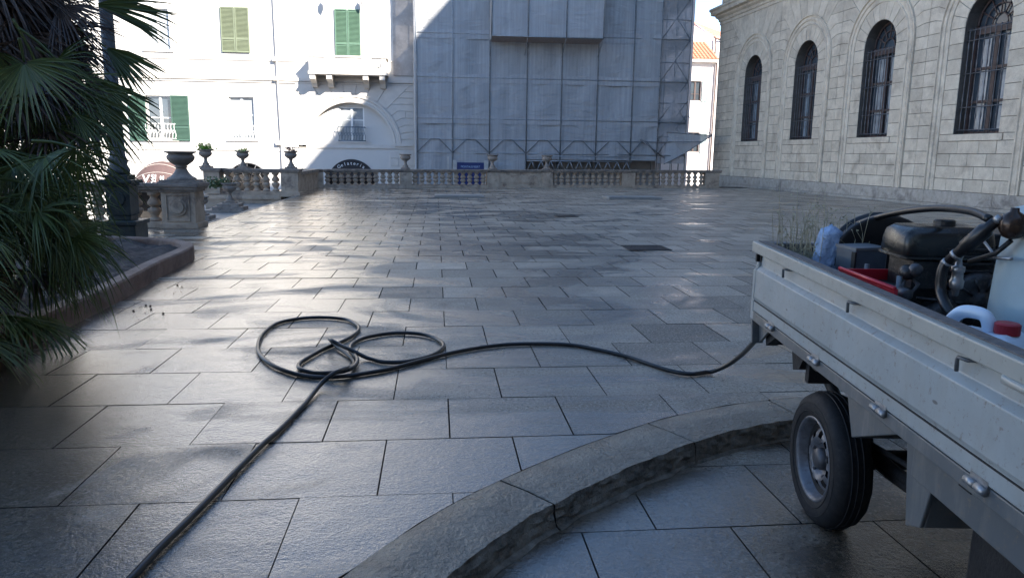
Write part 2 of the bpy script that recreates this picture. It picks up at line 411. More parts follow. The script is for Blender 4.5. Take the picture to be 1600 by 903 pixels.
for k in range(-16, 52):
    y0 = Y0+k*DY; y1 = y0+DY
    ym = (y0+y1)/2
    off = .5 if k % 2 else 0
    xl = -9 if ym < 15.4 else (-4.75 if ym < 27.3 else -6.2)
    for n in range(-14, 28):
        xa = X0+(n+off)*DX; xb = xa+DX
        if xb < xl or xa > xwall(ym): continue
        xa = max(xa, xl); xb = min(xb, xwall(ym)-.01)
        if xb-xa < .05: continue
        yf = yfar((xa+xb)/2)+.1
        if y0 > yf: continue
        slab(xa, xb, y0, min(y1, yf), min(1, max(0, random.gauss(.5, .22))))
tag(mb.build('plaza_paving', M['paving']), kind='structure')
mb = MB()
xs = [-9+.3*i for i in range(89)]
for a, b in zip(xs, xs[1:]):
    mb.quad((a, yk(a)+.002, -.013), (b, yk(b)+.002, -.013), (b, 15.4, -.013), (a, 15.4, -.013))
mb.box(-4.76, 17.3, 15.4, 37.5, -.5, -.013); mb.box(-6.3, -4.76, 27.3, 34, -.5, -.013)
tag(mb.build('paving_joints', M['bed']), kind='structure')
# lower paving (the road side of the kerb)
mb = MB()
YL, DYL = 2.96, .645
for k in range(-14, 4):
    y0 = YL+k*DYL; off = 0 if k % 2 == 0 else .5
    for n in range(-8, 26):
        xa = .96+(n+off)*DX; xb = xa+DX
        if xa > 16: continue
        tx, ty, g = random.gauss(0, .002), random.gauss(0, .002), .0036
        xm, ym = (xa+xb)/2, y0+DYL/2
        Z = lambda x, y: -.12+tx*(x-xm)+ty*(y-ym)
        mb.add([(x, y, Z(x, y)) for x, y in ((xa+g, y0+g), (xb-g, y0+g), (xb-g, y0+DYL-g), (xa+g, y0+DYL-g))], [(0, 1, 2, 3)], min(1, max(0, random.gauss(.4, .2))))
tag(mb.build('road_paving', M['paving']), kind='structure')
mb = MB()
mb.box(-60, xwall(-20), -70, 5.2, -.6, -.133); mb.box(-60, -4.9, 5.2, 15.35, -.6, -.133)
tag(mb.build('road', M['bed']), kind='structure')
mb = MB(); mb.box(-900, 900, -900, 1500, -3.6, -3.2)
tag(mb.build('street', M['asphalt']), kind='structure')
# plaza edge fascia above the stairs
mb = MB(); mb.box(-4.81, -4.755, 15.65, 26.7, -.6, .006)
tag(mb.build('plaza_edge', M['cover']), kind='structure')

# kerb: hammered stones laid on a curve
path = smoothpath([(x, y, 0) for x, y in KERB[1:]], 8)
acc = 0; cuts = []; P = path
stones = [[P[0]]]; targets = [random.uniform(.8, 1.1)]
for a, b in zip(P, P[1:]):
    acc += (b-a).length; stones[-1].append(b)
    if acc > targets[0]:
        stones.append([b]); acc = 0; targets[0] = random.choice((.62, .95, 1.1, .85))
top = MB(); face = MB()
for st in stones:
    if len(st) < 2: continue
    fine = smoothpath(st, 4); n = len(fine); rn = random.random(); inn = []; mid = []; out = []; bot = []
    for i, p in enumerate(fine):
        t = (fine[min(i+1, n-1)]-fine[max(i-1, 0)]).normalized(); nn = Vector((t.y, -t.x, 0))
        e = .004 if i in (0, n-1) else 0
        if i == 0: p = p+t*.006
        if i == n-1: p = p-t*.006
        j = noise.noise(p*3.1)*.018+noise.noise(p*11)*.010
        inn.append(p+nn*.004+Vector((0, 0, .001-e)))
        mid.append(p+nn*.16+Vector((0, 0, .004+noise.noise(p*4)*.004-e)))
        out.append(p+nn*(.325+j)+Vector((0, 0, -.006-e)))
        bot.append(p+nn*(.345+j*.7)+Vector((0, 0, -.108)))
    b0 = [q-Vector((0, 0, .03)) for q in inn]
    L = [b0, inn, mid, out]
    vs = sum(L, []); fs = []
    for r in range(3):
        for i in range(n-1): fs.append((r*n+i, (r+1)*n+i, (r+1)*n+i+1, r*n+i+1))
    top.add(vs, fs, rn)
    face_rows = [out]
    for q in range(1, 6):
        f = q/5
        face_rows.append([out[i].lerp(bot[i], f)+Vector((noise.noise(out[i]*14+Vector((0, 0, q*3.3))), noise.noise(out[i]*17+Vector((5, 0, q*2.3))), 0))*.018*(1 if q < 5 else 0) for i in range(n)])
    face_rows.append([bot[i]+(out[i]-inn[i]).normalized()*(.018+.02*noise.noise(out[i]*5))+Vector((0, 0, -.009)) for i in range(n)])
    face_rows.append([q-Vector((0, 0, .03)) for q in face_rows[-1]])
    vs = sum(face_rows, []); fs = []
    for r in range(7):
        for i in range(n-1): fs.append((r*n+i, (r+1)*n+i, (r+1)*n+i+1, r*n+i+1))
    face.add(vs, fs, rn)
ko = tag(top.build('kerb', M['kerb'], smooth=True), kind='structure')
face.build('kerb_face', M['kerbface'], ko)

# ------------------------------------------------------------------ ashlar tools
def inset(poly, d):
    n = len(poly); A = sum(poly[i][0]*poly[(i+1) % n][1]-poly[(i+1) % n][0]*poly[i][1] for i in range(n))
    s = 1 if A > 0 else -1; out = []
    for i in range(n):
        p0, p1, p2 = poly[i-1], poly[i], poly[(i+1) % n]
        e1 = (p1[0]-p0[0], p1[1]-p0[1]); e2 = (p2[0]-p1[0], p2[1]-p1[1])
        l1 = sqrt(e1[0]**2+e1[1]**2) or 1; l2 = sqrt(e2[0]**2+e2[1]**2) or 1
        n1 = (-e1[1]/l1*s, e1[0]/l1*s); n2 = (-e2[1]/l2*s, e2[0]/l2*s)
        k = 1+n1[0]*n2[0]+n1[1]*n2[1]; k = max(k, .5)
        out.append((p1[0]+(n1[0]+n2[0])*d/k, p1[1]+(n1[1]+n2[1])*d/k))
    return out
def block(m, poly, T, gap=.0085, bev=.008, proud=.022):
    proud += random.uniform(-.004, .004)
    a = inset(poly, gap); b = inset(poly, gap+bev); n = len(poly)
    vs = [T(u, z, 0) for u, z in a]+[T(u, z, proud-bev*.5) for u, z in a]+[T(u, z, proud) for u, z in b]
    fs = [(i, (i+1) % n, n+(i+1) % n, n+i) for i in range(n)]+[(n+i, n+(i+1) % n, 2*n+(i+1) % n, 2*n+i) for i in range(n)]+[tuple(range(2*n, 3*n))]
    m.add(vs, fs)
def courses(m, u0, u1, z0, z1, h, T, shift=0, wmin=.55, wmax=1.0, **k):
    nz = max(1, round((z1-z0)/h)); hh = (z1-z0)/nz
    for j in range(nz):
        a, b = z0+j*hh, z0+(j+1)*hh
        W = u1-u0
        if W < wmax*1.15: cutl = [u0, u1]
        else:
            nb = max(2, round(W/((wmin+wmax)/2))); bw = W/nb
            cutl = [u0]+[u0+bw*(i+(.28 if (j+shift) % 2 else -.22))+random.uniform(-.06, .06) for i in range(1, nb)]+[u1]
        for c, d in zip(cutl, cutl[1:]): block(m, [(c, a), (d, a), (d, b), (c, b)], T, **k)
def arch_blocks(m, uc, zs, R, U0, U1, z1, h, T, **k):
    R2 = R+.42
    for s, U in ((-1, U0), (1, U1)):
        HW = abs(U-uc)
        ks = []; j = 0
        while j*h < R2*.80: ks.append(j*h); j += 1
        th = [asin(q/R2) for q in ks]
        A = lambda t: (uc+s*R*cos(t), zs+R*sin(t))
        for i in range(len(ks)-1):
            ta, tb = th[i], th[i+1]; za, zb = zs+ks[i], zs+ks[i+1]
            ba, bb = uc+s*min(R2*cos(ta), HW-.05), uc+s*min(R2*cos(tb), HW-.05)
            room = HW-abs(ba-uc)
            if room > .5 and i % 2 == 0 or room > .95:
                cu = uc+s*(HW-room*(.45 if i % 2 else .7))
                block(m, [A(ta), (ba, za), (cu, za), (cu, zb), (bb, zb), A(tb)][::s], T, **k)
                block(m, [(cu, za), (U, za), (U, zb), (cu, zb)][::s], T, **k)
            else:
                block(m, [A(ta), (ba, za), (U, za), (U, zb), (bb, zb), A(tb)][::s], T, **k)
        tn = th[-1]; zn = zs+ks[-1]
        nz = max(1, round((z1-zn)/h)); hh = (z1-zn)/nz
        for i in range(nz):
            za, zb = zn+i*hh, zn+(i+1)*hh
            ua, ub = uc+s*min((za-zs)/tan(tn), HW-.02), uc+s*min((zb-zs)/tan(tn), HW-.01)
            if HW-abs(ua-uc) > .06: block(m, [(ua, za), (U, za), (U, zb), (ub, zb)][::s], T, **k)
        nv = 4; ts = [tn+(pi/2-tn)*i/(nv-.5) for i in range(nv)]
        for a, b in zip(ts, ts[1:]):
            La, Lb = (z1-zs)/sin(a), (z1-zs)/sin(b)
            q = [A(a), (uc+s*cos(a)*La, z1)] if cos(a)*La < HW else [A(a), (uc+s*HW, zs+HW*tan(a)), (uc+s*HW, z1)]
            block(m, (q+[(uc+s*min(cos(b)*Lb, HW-.02), z1), A(b)])[::s], T, **k)
        if s == 1:
            b = ts[-1]; Lb = (z1-zs)/sin(b)
            block(m, [(uc-R*cos(b), zs+R*sin(b)), (uc+R*cos(b), zs+R*sin(b)), (uc+cos(b)*Lb, z1), (uc-cos(b)*Lb, z1)], T, **k)

def sheet(m, u0, u1, z0, z1, ops, T, depth=.3, n0=0, seg=20):
    """wall face with openings; ops: (ua,ub,za,zb,arched) ; reveals go back by depth"""
    bp = {u0, u1}
    for (a, b, c, d, ar) in ops:
        bp |= {a, b}
        if ar: bp |= {a+(b-a)*i/seg for i in range(1, seg)}
    bp = sorted(q for q in bp if u0-1e-9 <= q <= u1+1e-9)
    def topz(o, u):
        a, b, c, d, ar = o
        if not ar: return d
        r = (b-a)/2; uc = (a+b)/2
        return d-r+sqrt(max(0, r*r-(u-uc)**2))
    for a, b in zip(bp, bp[1:]):
        if b-a < 1e-7: continue
        mid = (a+b)/2; here = sorted([o for o in ops if o[0] < mid < o[1]], key=lambda o: o[2])
        la, lb = z0, z0
        for o in here:
            if o[2] > max(la, lb)+1e-6: m.quad(T(a, la, n0), T(b, lb, n0), T(b, o[2], n0), T(a, o[2], n0), .5)
            la, lb = topz(o, a), topz(o, b)
            m.quad(T(a, la, n0), T(b, lb, n0), T(b, lb, n0-depth), T(a, la, n0-depth), .5)
            m.quad(T(a, o[2], n0), T(b, o[2], n0), T(b, o[2], n0-depth), T(a, o[2], n0-depth), .5)
        m.quad(T(a, la, n0), T(b, lb, n0), T(b, z1, n0), T(a, z1, n0), .5)
    for o in ops:
        zt = topz(o, o[0])
        for u in (o[0], o[1]): m.quad(T(u, o[2], n0), T(u, zt, n0), T(u, zt, n0-depth), T(u, o[2], n0-depth), .5)
def band(m, uc, zs, zb, prof, T, seg=28):
    """moulding that runs up both jambs and round the arch; prof = [(r, n)]"""
    path = [(-1, zb), (-1, zs)]+[('a', pi-pi*i/seg) for i in range(1, seg)]+[(1, zs), (1, zb)]
    vs = []; k = len(prof)
    for q in path:
        for r, n in prof:
            if q[0] == 'a': vs.append(T(uc+r*cos(q[1]), zs+r*sin(q[1]), n))
            else: vs.append(T(uc+q[0]*r, q[1], n))
    fs = [(i*k+j, i*k+j+1, (i+1)*k+j+1, (i+1)*k+j) for i in range(len(path)-1) for j in range(k-1)]
    m.add(vs, fs, .6)

# ------------------------------------------------------------------ stone palace on the right
AX = Vector((-NY, NX, 0)); AN = Vector((NX, NY, 0))
# along-wall direction must match the fitted one
AX = Vector((-.0446437, .999003, 0)); AN = Vector((.999003, .0446437, 0))
PW = AN*WD
def TW(s, z, n): return PW+AX*s-AN*n+Vector((0, 0, z))
pal = thing('stone_palace', 'long pale limestone building with arched barred windows behind the truck', 'building', TW(20, -.1, 0))
WC = [36.4, 31.4, 26.28, 21.07, 15.9, 10.75]
SE = 40.75; S0 = -45
ZP, ZS, ZT, R_OUT, R_IN, R_W, ZSILL = .515, 5.58, 8.62, 1.97, 1.56, .93, 2.31
m = MB(); ops = [(c-R_W, c+R_W, ZSILL, ZS+R_W, True) for c in WC]
sheet(m, S0, SE, -.6, 26, ops, TW, .5)
m.quad(TW(SE, -3.3, 0), TW(SE, -3.3, -16), TW(SE, 26, -16), TW(SE, 26, 0), .5)
m.quad(TW(S0, -3.3, 0), TW(S0, -3.3, -16), TW(S0, 26, -16), TW(S0, 26, 0), .5)
m.quad(TW(S0, 26, 0), TW(SE, 26, 0), TW(SE, 26, -16), TW(S0, 26, -16), .5)
m.quad(TW(S0, -3.3, -16), TW(SE, -3.3, -16), TW(SE, 26, -16), TW(S0, 26, -16), .5)
m.box(S0+.01, 4, 0, 1, 26, 31, T=lambda a, b, z: TW(a, z, -.01-b*15))  # unseen taller block, added to cast shade over the wing balustrade and stair
wall = m.build('wall', M['mortar'], pal)
m = MB(); edges = [SE]+[(a+b)/2 for a, b in zip(WC, WC[1:])]+[(WC[-1]-2.6)]
H = .423
for i, c in enumerate(WC):
    hi, lo = edges[i], edges[i+1]
    courses(m, c+R_OUT, hi, ZP, ZS, H, TW, i, .5, .75)
    courses(m, lo, c-R_OUT, ZP, ZS, H, TW, i+1, .5, .75)
    arch_blocks(m, c, ZS, R_OUT, lo, hi, ZT, H, TW)
    # inside the outer band
    courses(m, c-R_IN, c+R_IN, ZP, ZSILL-.22, H, TW, i, .6, .95)
    block(m, [(c-R_IN, ZSILL-.22), (c-1.12, ZSILL-.22), (c-1.12, ZSILL), (c-R_IN, ZSILL)], TW)
    block(m, [(c+1.12, ZSILL-.22), (c+R_IN, ZSILL-.22), (c+R_IN, ZSILL), (c+1.12, ZSILL)], TW)
    block(m, [(c-1.12, ZSILL-.22), (c+1.12, ZSILL-.22), (c+1.12, ZSILL), (c-1.12, ZSILL)], TW, proud=.05)
    for s in (-1, 1):
        n = 7; hh = (ZS-ZSILL)/n
        for j in range(n):
            q = [(c+s*R_W, ZSILL+j*hh), (c+s*R_IN, ZSILL+j*hh), (c+s*R_IN, ZSILL+(j+1)*hh), (c+s*R_W, ZSILL+(j+1)*hh)]
            block(m, q[::s], TW)
    nv = 11
    for j in range(nv):
        a, b = pi*j/nv, pi*(j+1)/nv; mm = (a+b)/2
        q = [(c+R_W*cos(a), ZS+R_W*sin(a)), (c+R_IN*cos(a), ZS+R_IN*sin(a)), (c+R_IN*1.004*cos(mm), ZS+R_IN*1.004*sin(mm)), (c+R_IN*cos(b), ZS+R_IN*sin(b)), (c+R_W*cos(b), ZS+R_W*sin(b)), (c+R_W*1.01*cos(mm), ZS+R_W*1.01*sin(mm))]
        block(m, q, TW)
courses(m, edges[-1]-8, edges[-1], ZP, ZT, H, TW, 0, .7, 1.0)
courses(m, S0+38, edges[-1]-8, ZP, ZT, H, TW, 0, .7, 1.2)
courses(m, 8, SE, 9.75, 12.5, .46, TW, 0, .7, 1.1)
m.build('ashlar', M['ashlar'], pal)
m = MB()
for c in WC:
    band(m, c, ZS, ZP, [(R_IN, 0), (R_IN, .04), (R_IN+.07, .055), (R_IN+.09, .02), (R_IN+.19, .02), (R_IN+.21, .06), (R_IN+.28, .06), (R_IN+.30, .035), (R_OUT-.04, .035), (R_OUT-.03, .085), (R_OUT, .085), (R_OUT, 0)], TW)
m.build('arch_moulding', M['ashlar'], pal)
m = MB()
def TWp(u, z, n): return TW(u, z, n)
s = SE
rowlist = [(-.55, .10, .10), (.10, ZP-.005, .085)]
for (a, b, pr) in rowlist:
    s = S0
    while s < SE+.06:
        e = min(s+random.uniform(1.0, 2.2), SE+.08)
        block(m, [(s, a), (e, a), (e, b), (s, b)], TW, gap=.004, bev=.012, proud=pr); s = e
m.build('plinth', M['ashlar_dark'], pal)
m = MB()
prof = [(0, 8.62), (.05, 8.62), (.05, 8.78), (.10, 8.80), (.12, 8.92), (.24, 9.02), (.26, 9.10), (.44, 9.16), (.46, 9.34), (.52, 9.40), (.52, 9.50), (0, 9.72)]
vs = []
for n_, z in prof: vs += [TW(S0, z, n_), TW(SE+n_, z, n_), TW(SE+n_, z, -6)]
k = len(prof)
m.add(vs, [(i*3+j, i*3+j+1, (i+1)*3+j+1, (i+1)*3+j) for i in range(k-1) for j in (0, 1)], .6)
m.build('cornice', M['plaster_trim'] if False else M['ashlar'], pal)
# windows
for wi, c in enumerate(WC):
    f = MB(); zt = ZS+R_W; nb = -.42
    B = lambda u0, u1, z0, z1, n0, n1, mm: mm.prism([(u0, z0), (u1, z0), (u1, z1), (u0, z1)], n0, n1, TW)
    for u0, u1 in ((c-R_W, c-R_W+.10), (c+R_W-.10, c+R_W), (c-.07, c+.07)): B(u0, u1, ZSILL, ZS-.05, nb, nb+.07, f)
    for z in (ZSILL, ZSILL+.95, ZSILL+1.95): B(c-R_W, c+R_W, z, z+.08, nb, nb+.06, f)
    B(c-R_W, c+R_W, ZS-.25, ZS-.02, nb, nb+.09, f)
    for r in (.87, .58, .30):
        f.tube([TW(c+r*cos(pi*i/24), ZS+r*sin(pi*i/24), nb+.03) for i in range(25)], .035 if r > .8 else .02, 6)
    for a in (30, 60, 90, 120, 150): f.tube([TW(c+.28*cos(radians(a)), ZS+.28*sin(radians(a)), nb+.03), TW(c+.9*cos(radians(a)), ZS+.9*sin(radians(a)), nb+.03)], .022, 5)
    fo = f.build('window', M['frame_brown'], pal)
    g = MB()
    g.add([TW(c-R_W, ZSILL, nb-.02), TW(c+R_W, ZSILL, nb-.02)]+[TW(c+R_W*cos(pi*i/20), ZS+R_W*sin(pi*i/20), nb-.02) for i in range(21)], [tuple(range(23))], .5)
    g.build('pane', M['glass'], fo)
    g = MB()
    for (a, b) in ((.30, .62), (-.62, -.30)) if wi % 2 else ((.14, .60), (-.60, -.14)):
        for j in range(10):
            u = c+a+(b-a)*j/10; g.quad(TW(u, ZSILL+.15, nb-.012+.006*(j % 2)), TW(u+(b-a)/10, ZSILL+.15, nb-.012+.006*((j+1) % 2)), TW(u+(b-a)/10, ZS-.4, nb-.012+.006*((j+1) % 2)), TW(u, ZS-.4, nb-.012+.006*(j % 2)))
    g.build('curtain', M['glass_curtain'] if wi >= 2 else M['curtain'], fo)
    g = MB(); n0 = -.10
    for j in range(9):
        u = c-R_W+.1+j*(2*R_W-.2)/8
        pts = []; rr = []
        for q in range(25):
            z = ZSILL+.02+(ZS-.08-ZSILL)*q/24; pts.append(TW(u, z, n0)); rr.append(.015+(.014 if q in (4, 8, 16, 20) else 0))
        g.tube(pts, rr, 6)
    for z in (ZSILL+.12, ZSILL+.82, ZSILL+1.85, ZSILL+2.85, ZS-.12): g.tube([TW(c-R_W-.01, z, n0), TW(c+R_W+.01, z, n0)], .019, 6)
    g.build('window_grille', M['iron'], fo)

# ------------------------------------------------------------------ unseen building added behind the viewpoint to shade the foreground
rb_ = thing('added_shade_building', 'dark stone building closing the square behind the viewpoint', 'building', (-4, -9, -.1))
m = MB(); RT = lambda u, z, n: Vector((u, -9+n, z))
ro_ = [(x, x+1.3, z, z+2.3, False) for x in range(-24, 15, 4) for z in (1.2, 5.4, 9.6)]
sheet(m, -28, 17.6, -.5, 15, ro_, RT, .35); m.quad((-28, -9, 15), (17.6, -9, 15), (17.6, -16, 15), (-28, -16, 15)); m.quad((-28, -9, -.5), (-28, -9, 15), (-28, -16, 15), (-28, -16, -.5))
m.build('wall', M['wrapped'], rb_)
for o in ro_:
    m = MB(); m.quad(RT(o[0], o[2], -.3), RT(o[1], o[2], -.3), RT(o[1], o[3], -.3), RT(o[0], o[3], -.3)); m.build('window', M['glass'], rb_)

# ------------------------------------------------------------------ white townhouse
YF = 42.0
def TF(u, z, n): return Vector((u, YF-n, z))
def FU(x, y): p = at(x, y, YF); return p.x, p.z
house = thing('white_townhouse', 'sunlit white plastered townhouse with green shutters and a stone balcony', 'building', (-12, YF, -3.2))
ux = lambda x, y=120: FU(x, y)[0]
uz = lambda y, x=450: FU(x, y)[1]
UL, UR = -30, ux(647)+.05
wins = {'A': (113, 135, 27, 68), 'B': (229, 262, 14, 78), 'D2': (232, 270, 150, 218), 'E': (360, 396, 152, 218)}
ops = []
rect = {}
for k_, (xa, xb, ya, yb) in wins.items():
    a = FU(xa, yb); b = FU(xb, ya); rect[k_] = (a[0], b[0], a[1], b[1]); ops.append((a[0], b[0], a[1], b[1], False))
ACX = ux(548, 190); AZS = FU(548, 228)[1]; RO, RI_ = 2.72, 2.30
ops.append((ACX-RI_, ACX+RI_, AZS, AZS+RI_, True))
gx = FU(549, 255); GZT = FU(549, 249)[1]; ops.append((gx[0]-1.35, gx[0]+1.35, -3.2, GZT, True))
ax = FU(254, 252); AZT = ax[1]; ops.append((ax[0]-1.5, ax[0]+1.5, -3.2, AZT-.05, True))
fx = FU(386, 254); ops.append((fx[0]-1.15, fx[0]+1.15, -3.2, fx[1], True))
m = MB(); sheet(m, UL, UR, -3.3, 17.5, ops, TF, .28)
m.quad((UR, YF, -3.3), (UR, YF+12, -3.3), (UR, YF+12, 17.5), (UR, YF, 17.5)); m.quad((UL, YF, 17.5), (UR, YF, 17.5), (UR, YF+12, 17.5), (UL, YF+12, 17.5)); m.quad((UL, YF, -3.3), (UL, YF+12, -3.3), (UL, YF+12, 17.5), (UL, YF, 17.5))
m.build('wall', M['plaster'], house)
# tympanum wall inside the arch, and back of doors
m = MB(); wz = (FU(530, 221), FU(568, 167))
sheet(m, ACX-RI_-.1, ACX+RI_+.1, AZS-.05, AZS+RI_+.1, [(wz[0][0], wz[1][0], wz[0][1], wz[1][1], False)], lambda u, z, n: TF(u, z, n-.27), .2)
m.build('arch_panel', M['plaster'], house)
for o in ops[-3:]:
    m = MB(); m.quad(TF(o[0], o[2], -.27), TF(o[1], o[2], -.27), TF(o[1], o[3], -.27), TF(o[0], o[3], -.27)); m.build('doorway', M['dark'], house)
# trims
m = MB()
def strip(x0, x1, yy, h, pr, mm=None):
    (mm or m).box(x0, x1, YF-pr, YF+.02, yy-h/2, yy+h/2)
xr_ = ux(611)
strip(UL, ux(480), uz(93, 350), .07, .05); strip(ux(607), UR, uz(97, 625), .05, .05)
strip(UL, UR, uz(124.5, 400)+.04, .16, .12); strip(UL, UR, uz(124.5, 400)-.12, .08, .06)
strip(UL, ux(437), uz(234, 330), .06, .05); strip(ACX-RI_-.5, UR, uz(229, 560), .22, .06); strip(ACX+RI_+.05, UR, uz(227, 630), .14, .14)
strip(ux(437), ux(475), uz(228, 455), .12, .06)
for k_, (a, b, c, d) in rect.items(): strip(a-.18, b+.18, c-.05, .08, .08)
m.box(ACX-1.05, ACX+1.05, YF-.02+.25, YF+.26, wz[0][1]-.12, wz[0][1])
bandp = [(RI_, -.02), (RI_, .05), (RI_+.10, .07), (RI_+.13, .03), (RI_+.27, .03), (RI_+.30, .09), (RO, .09), (RO, 0)]
band(m, ACX, AZS, AZS-.01, bandp, TF)
m.build('string_course', M['plaster_trim'], house)
# banded masonry right of the arch
m = MB()
arch_blocks(m, ACX, AZS+.02, RO, ACX-RO-.15, UR-.02, uz(133, 560), .37, TF, proud=.05, gap=.014, bev=.012)
courses(m, ux(607), UR-.02, -3.2, AZS-.25, .4, TF, 0, .5, .9, proud=.05, gap=.014, bev=.012)
m.build('banded_masonry', M['plaster_trim'], house)
m = MB(); m.box(ux(614, 60), UR-.02, YF-.07, YF+.02, uz(119, 630), 17.4)
m.build('pilaster', M['pilaster'], house)
m = MB(); m.tube([TF(ux(431), 17.4, .12), TF(ux(434), uz(125), .12), TF(ux(436), uz(222), .12), TF(ux(437), -3.2, .12)], .045, 8)
for y in (94, 124, 224): m.box(ux(431)-.12, ux(431)+.14, YF-.2, YF, uz(y)-.1, uz(y)+.1)
m.build('drainpipe', M['plaster_trim'], house)
# windows
def window_unit(r, parent, mframe, mglass, cross=(.5,), dpt=.2, split=True, T=TF, name='window'):
    a, b, c, d = r; f = MB(); t = .07
    def B(u0, u1, z0, z1): f.prism([(u0, z0), (u1, z0), (u1, z1), (u0, z1)], -dpt, -dpt+.06, T)
    B(a, a+t, c, d); B(b-t, b, c, d); B(a+t, b-t, c, c+t); B(a+t, b-t, d-t, d)
    if split: B((a+b)/2-.06, (a+b)/2+.06, c+t, d-t)
    fo = f.build(name, mframe, parent)
    for q in cross:
        f = MB(); z = c+(d-c)*q; f.prism([(a+t, z-.025), (b-t, z-.025), (b-t, z+.025), (a+t, z+.025)], -dpt, -dpt+.04, T)
        f.build('glazing_bar', mframe, fo)
    g = MB(); g.quad(T(a, c, -dpt+.01), T(b, c, -dpt+.01), T(b, d, -dpt+.01), T(a, d, -dpt+.01)); g.build('pane', mglass, fo)
    return fo
window_unit(rect['A'], house, M['frame_white'], M['glass_curtain'], (.33, .66))
window_unit(rect['B'], house, M['frame_white'], M['glass_curtain'], (.3, .62))
window_unit(rect['D2'], house, M['frame_white'], M['glass'], (.5,))
window_unit(rect['E'], house, M['frame_white'], M['glass_curtain'], (.58,))
wr = (wz[0][0], wz[1][0], wz[0][1], wz[1][1])
window_unit(wr, house, M['frame_white'], M['glass_curtain'], (.62,), T=lambda u, z, n: TF(u, z, n-.27), dpt=.15)
def shutter(u0, u1, z0, z1, mat_, n=.05, parent=None, T=TF):
    f = MB(); t = .06; zm = z0+(z1-z0)*.3
    def B(a, b, c, d, p=.045): f.prism([(a, c), (b, c), (b, d), (a, d)], n, n+p, T)
    B(u0, u0+t, z0, z1); B(u1-t, u1, z0, z1); B(u0+t, u1-t, z0, z0+t); B(u0+t, u1-t, z1-t, z1); B(u0+t, u1-t, zm-.05, zm+.05)
    z = z0+t
    while z < z1-t-.03:
        if not zm-.08 < z < zm+.05:
            f.add([T(u0+t, z, n+.045), T(u1-t, z, n+.045), T(u1-t, z+.05, n+.002), T(u0+t, z+.05, n+.002)], [(0, 1, 2, 3)])
        z += .062
    B(u0+t, u1-t, z0+t, z1-t, .004)
    return f.build('shutter', mat_, parent or house)
a, b = FU(347.5, 82), FU(388, 12.5); mx = (a[0]+b[0])/2
shutter(a[0], mx-.01, a[1], b[1], M['shutter_pale']); shutter(mx+.01, b[0], a[1], b[1], M['shutter_pale'])
a, b = FU(524.5, 84), FU(562.5, 16); mx = (a[0]+b[0])/2
shutter(a[0], mx-.01, a[1]-.25, b[1], M['shutter']); shutter(mx+.01, b[0], a[1]-.25, b[1], M['shutter'])
for xa, xb in ((205, 227), (271, 294)):
    a, b = FU(xa, 220), FU(xb, 150); shutter(a[0], b[0], a[1], b[1], M['shutter_dark'])
# little iron balconies
def juliet(r, zt, mat_, T=TF, n=.12):
    a, b, c, d = r; g = MB()
    g.tube([T(a-.05, zt, 0), T(a-.05, zt, n), T(b+.05, zt, n), T(b+.05, zt, 0)], .025, 6); g.tube([T(a-.05, c+.04, 0), T(a-.05, c+.04, n), T(b+.05, c+.04, n), T(b+.05, c+.04, 0)], .025, 6)
    k = 9
    for i in range(k+1):
        u = a-.03+(b-a+.06)*i/k; h = zt-c
        g.tube([T(u+.04*sin(q*pi/5), c+.04+h*q/10, n) for q in range(11)], .014, 5)
        if i < k: g.tube([T(u+.07+.045*cos(q*pi/6), c+h*.5+.09*sin(q*pi/6), n) for q in range(12)], .012, 5, closed=True)
    return g.build('iron_balcony', mat_, house)
juliet((wr[0], wr[1], wr[2], wr[3]), FU(550, 199)[1], M['iron_blue'], T=lambda u, z, n: TF(u, z, n-.24), n=.3)
e = rect['E']; juliet(e, FU(378, 197)[1], M['frame_white'])
e = rect['D2']; juliet(e, FU(250, 194)[1], M['frame_white'])
# stone balcony on brackets
ba, bb = FU(483, 90), FU(603, 92)
YB = YF-1.0
def FB_(x, y): p = at(x, y, YB); return p.x, p.z
L_, R_ = FB_(482.5, 90)[0], FB_(603, 92)[0]; zt_, zb_ = FB_(545, 88.5)[1], FB_(545, 117)[1]
bal = MB()
bal.box(L_-.06, R_+.06, YB-.06, YF, zb_, zb_+.14); bo = bal.build('balcony', M['plaster_trim'], house)
f = MB(); f.box(L_-.05, R_+.08, YB-.04, YB+.18, zt_-.06, zt_+.03); f.box(L_-.05, L_+.14, YB+.18, YF, zt_-.06, zt_+.03); f.box(R_-.14, R_+.08, YB+.18, YF, zt_-.06, zt_+.03)
f.build('handrail', M['plaster_trim'], bo)
f = MB(); za, zb2 = zb_+.14, zt_-.06
def pxB(x): return FB_(x, 100)[0]
for xa, xb in ((482.5, 490), (506, 524), (565, 581), (595, 603)): f.box(pxB(xa), pxB(xb), YB, YB+.14, za, zb2)
f.box(L_, L_+.12, YB+.14, YF, za, zb2); f.box(R_-.12, R_, YB+.14, YF, za, zb2)
for xa, xb in ((490, 506), (524, 565), (581, 595)):
    u0, u1 = pxB(xa), pxB(xb); f.box(u0, u1, YB+.02, YB+.12, za, za+.22); f.box(u0, u1, YB+.02, YB+.12, zb2-.09, zb2)
    if xb-xa < 20 and xa < 500: f.box(u0, u1, YB+.05, YB+.12, za+.22, zb2-.09); continue
    z0, z1 = za+.22, zb2-.09; hh = z1-z0; k = max(2, round((u1-u0)/.22)); st = (u1-u0)/k
    for i in range(-2, k+1):
        for s in (1, -1):
            p = [(u0+i*st, z0), (u0+i*st+2*st, z1)] if s > 0 else [(u0+i*st, z1), (u0+i*st+2*st, z0)]
            (ua, zA), (ub, zB) = p
            if ua < u0: zA = zA+(zB-zA)*(u0-ua)/(ub-ua); ua = u0
            if ub > u1: zB = zB-(zB-zA)*(ub-u1)/(ub-ua); ub = u1
            if ub-ua > .02: f.tube([(ua, YB+.07+.01*s, zA), (ub, YB+.07+.01*s, zB)], .028, 4)
f.build('parapet', M['plaster'], bo)
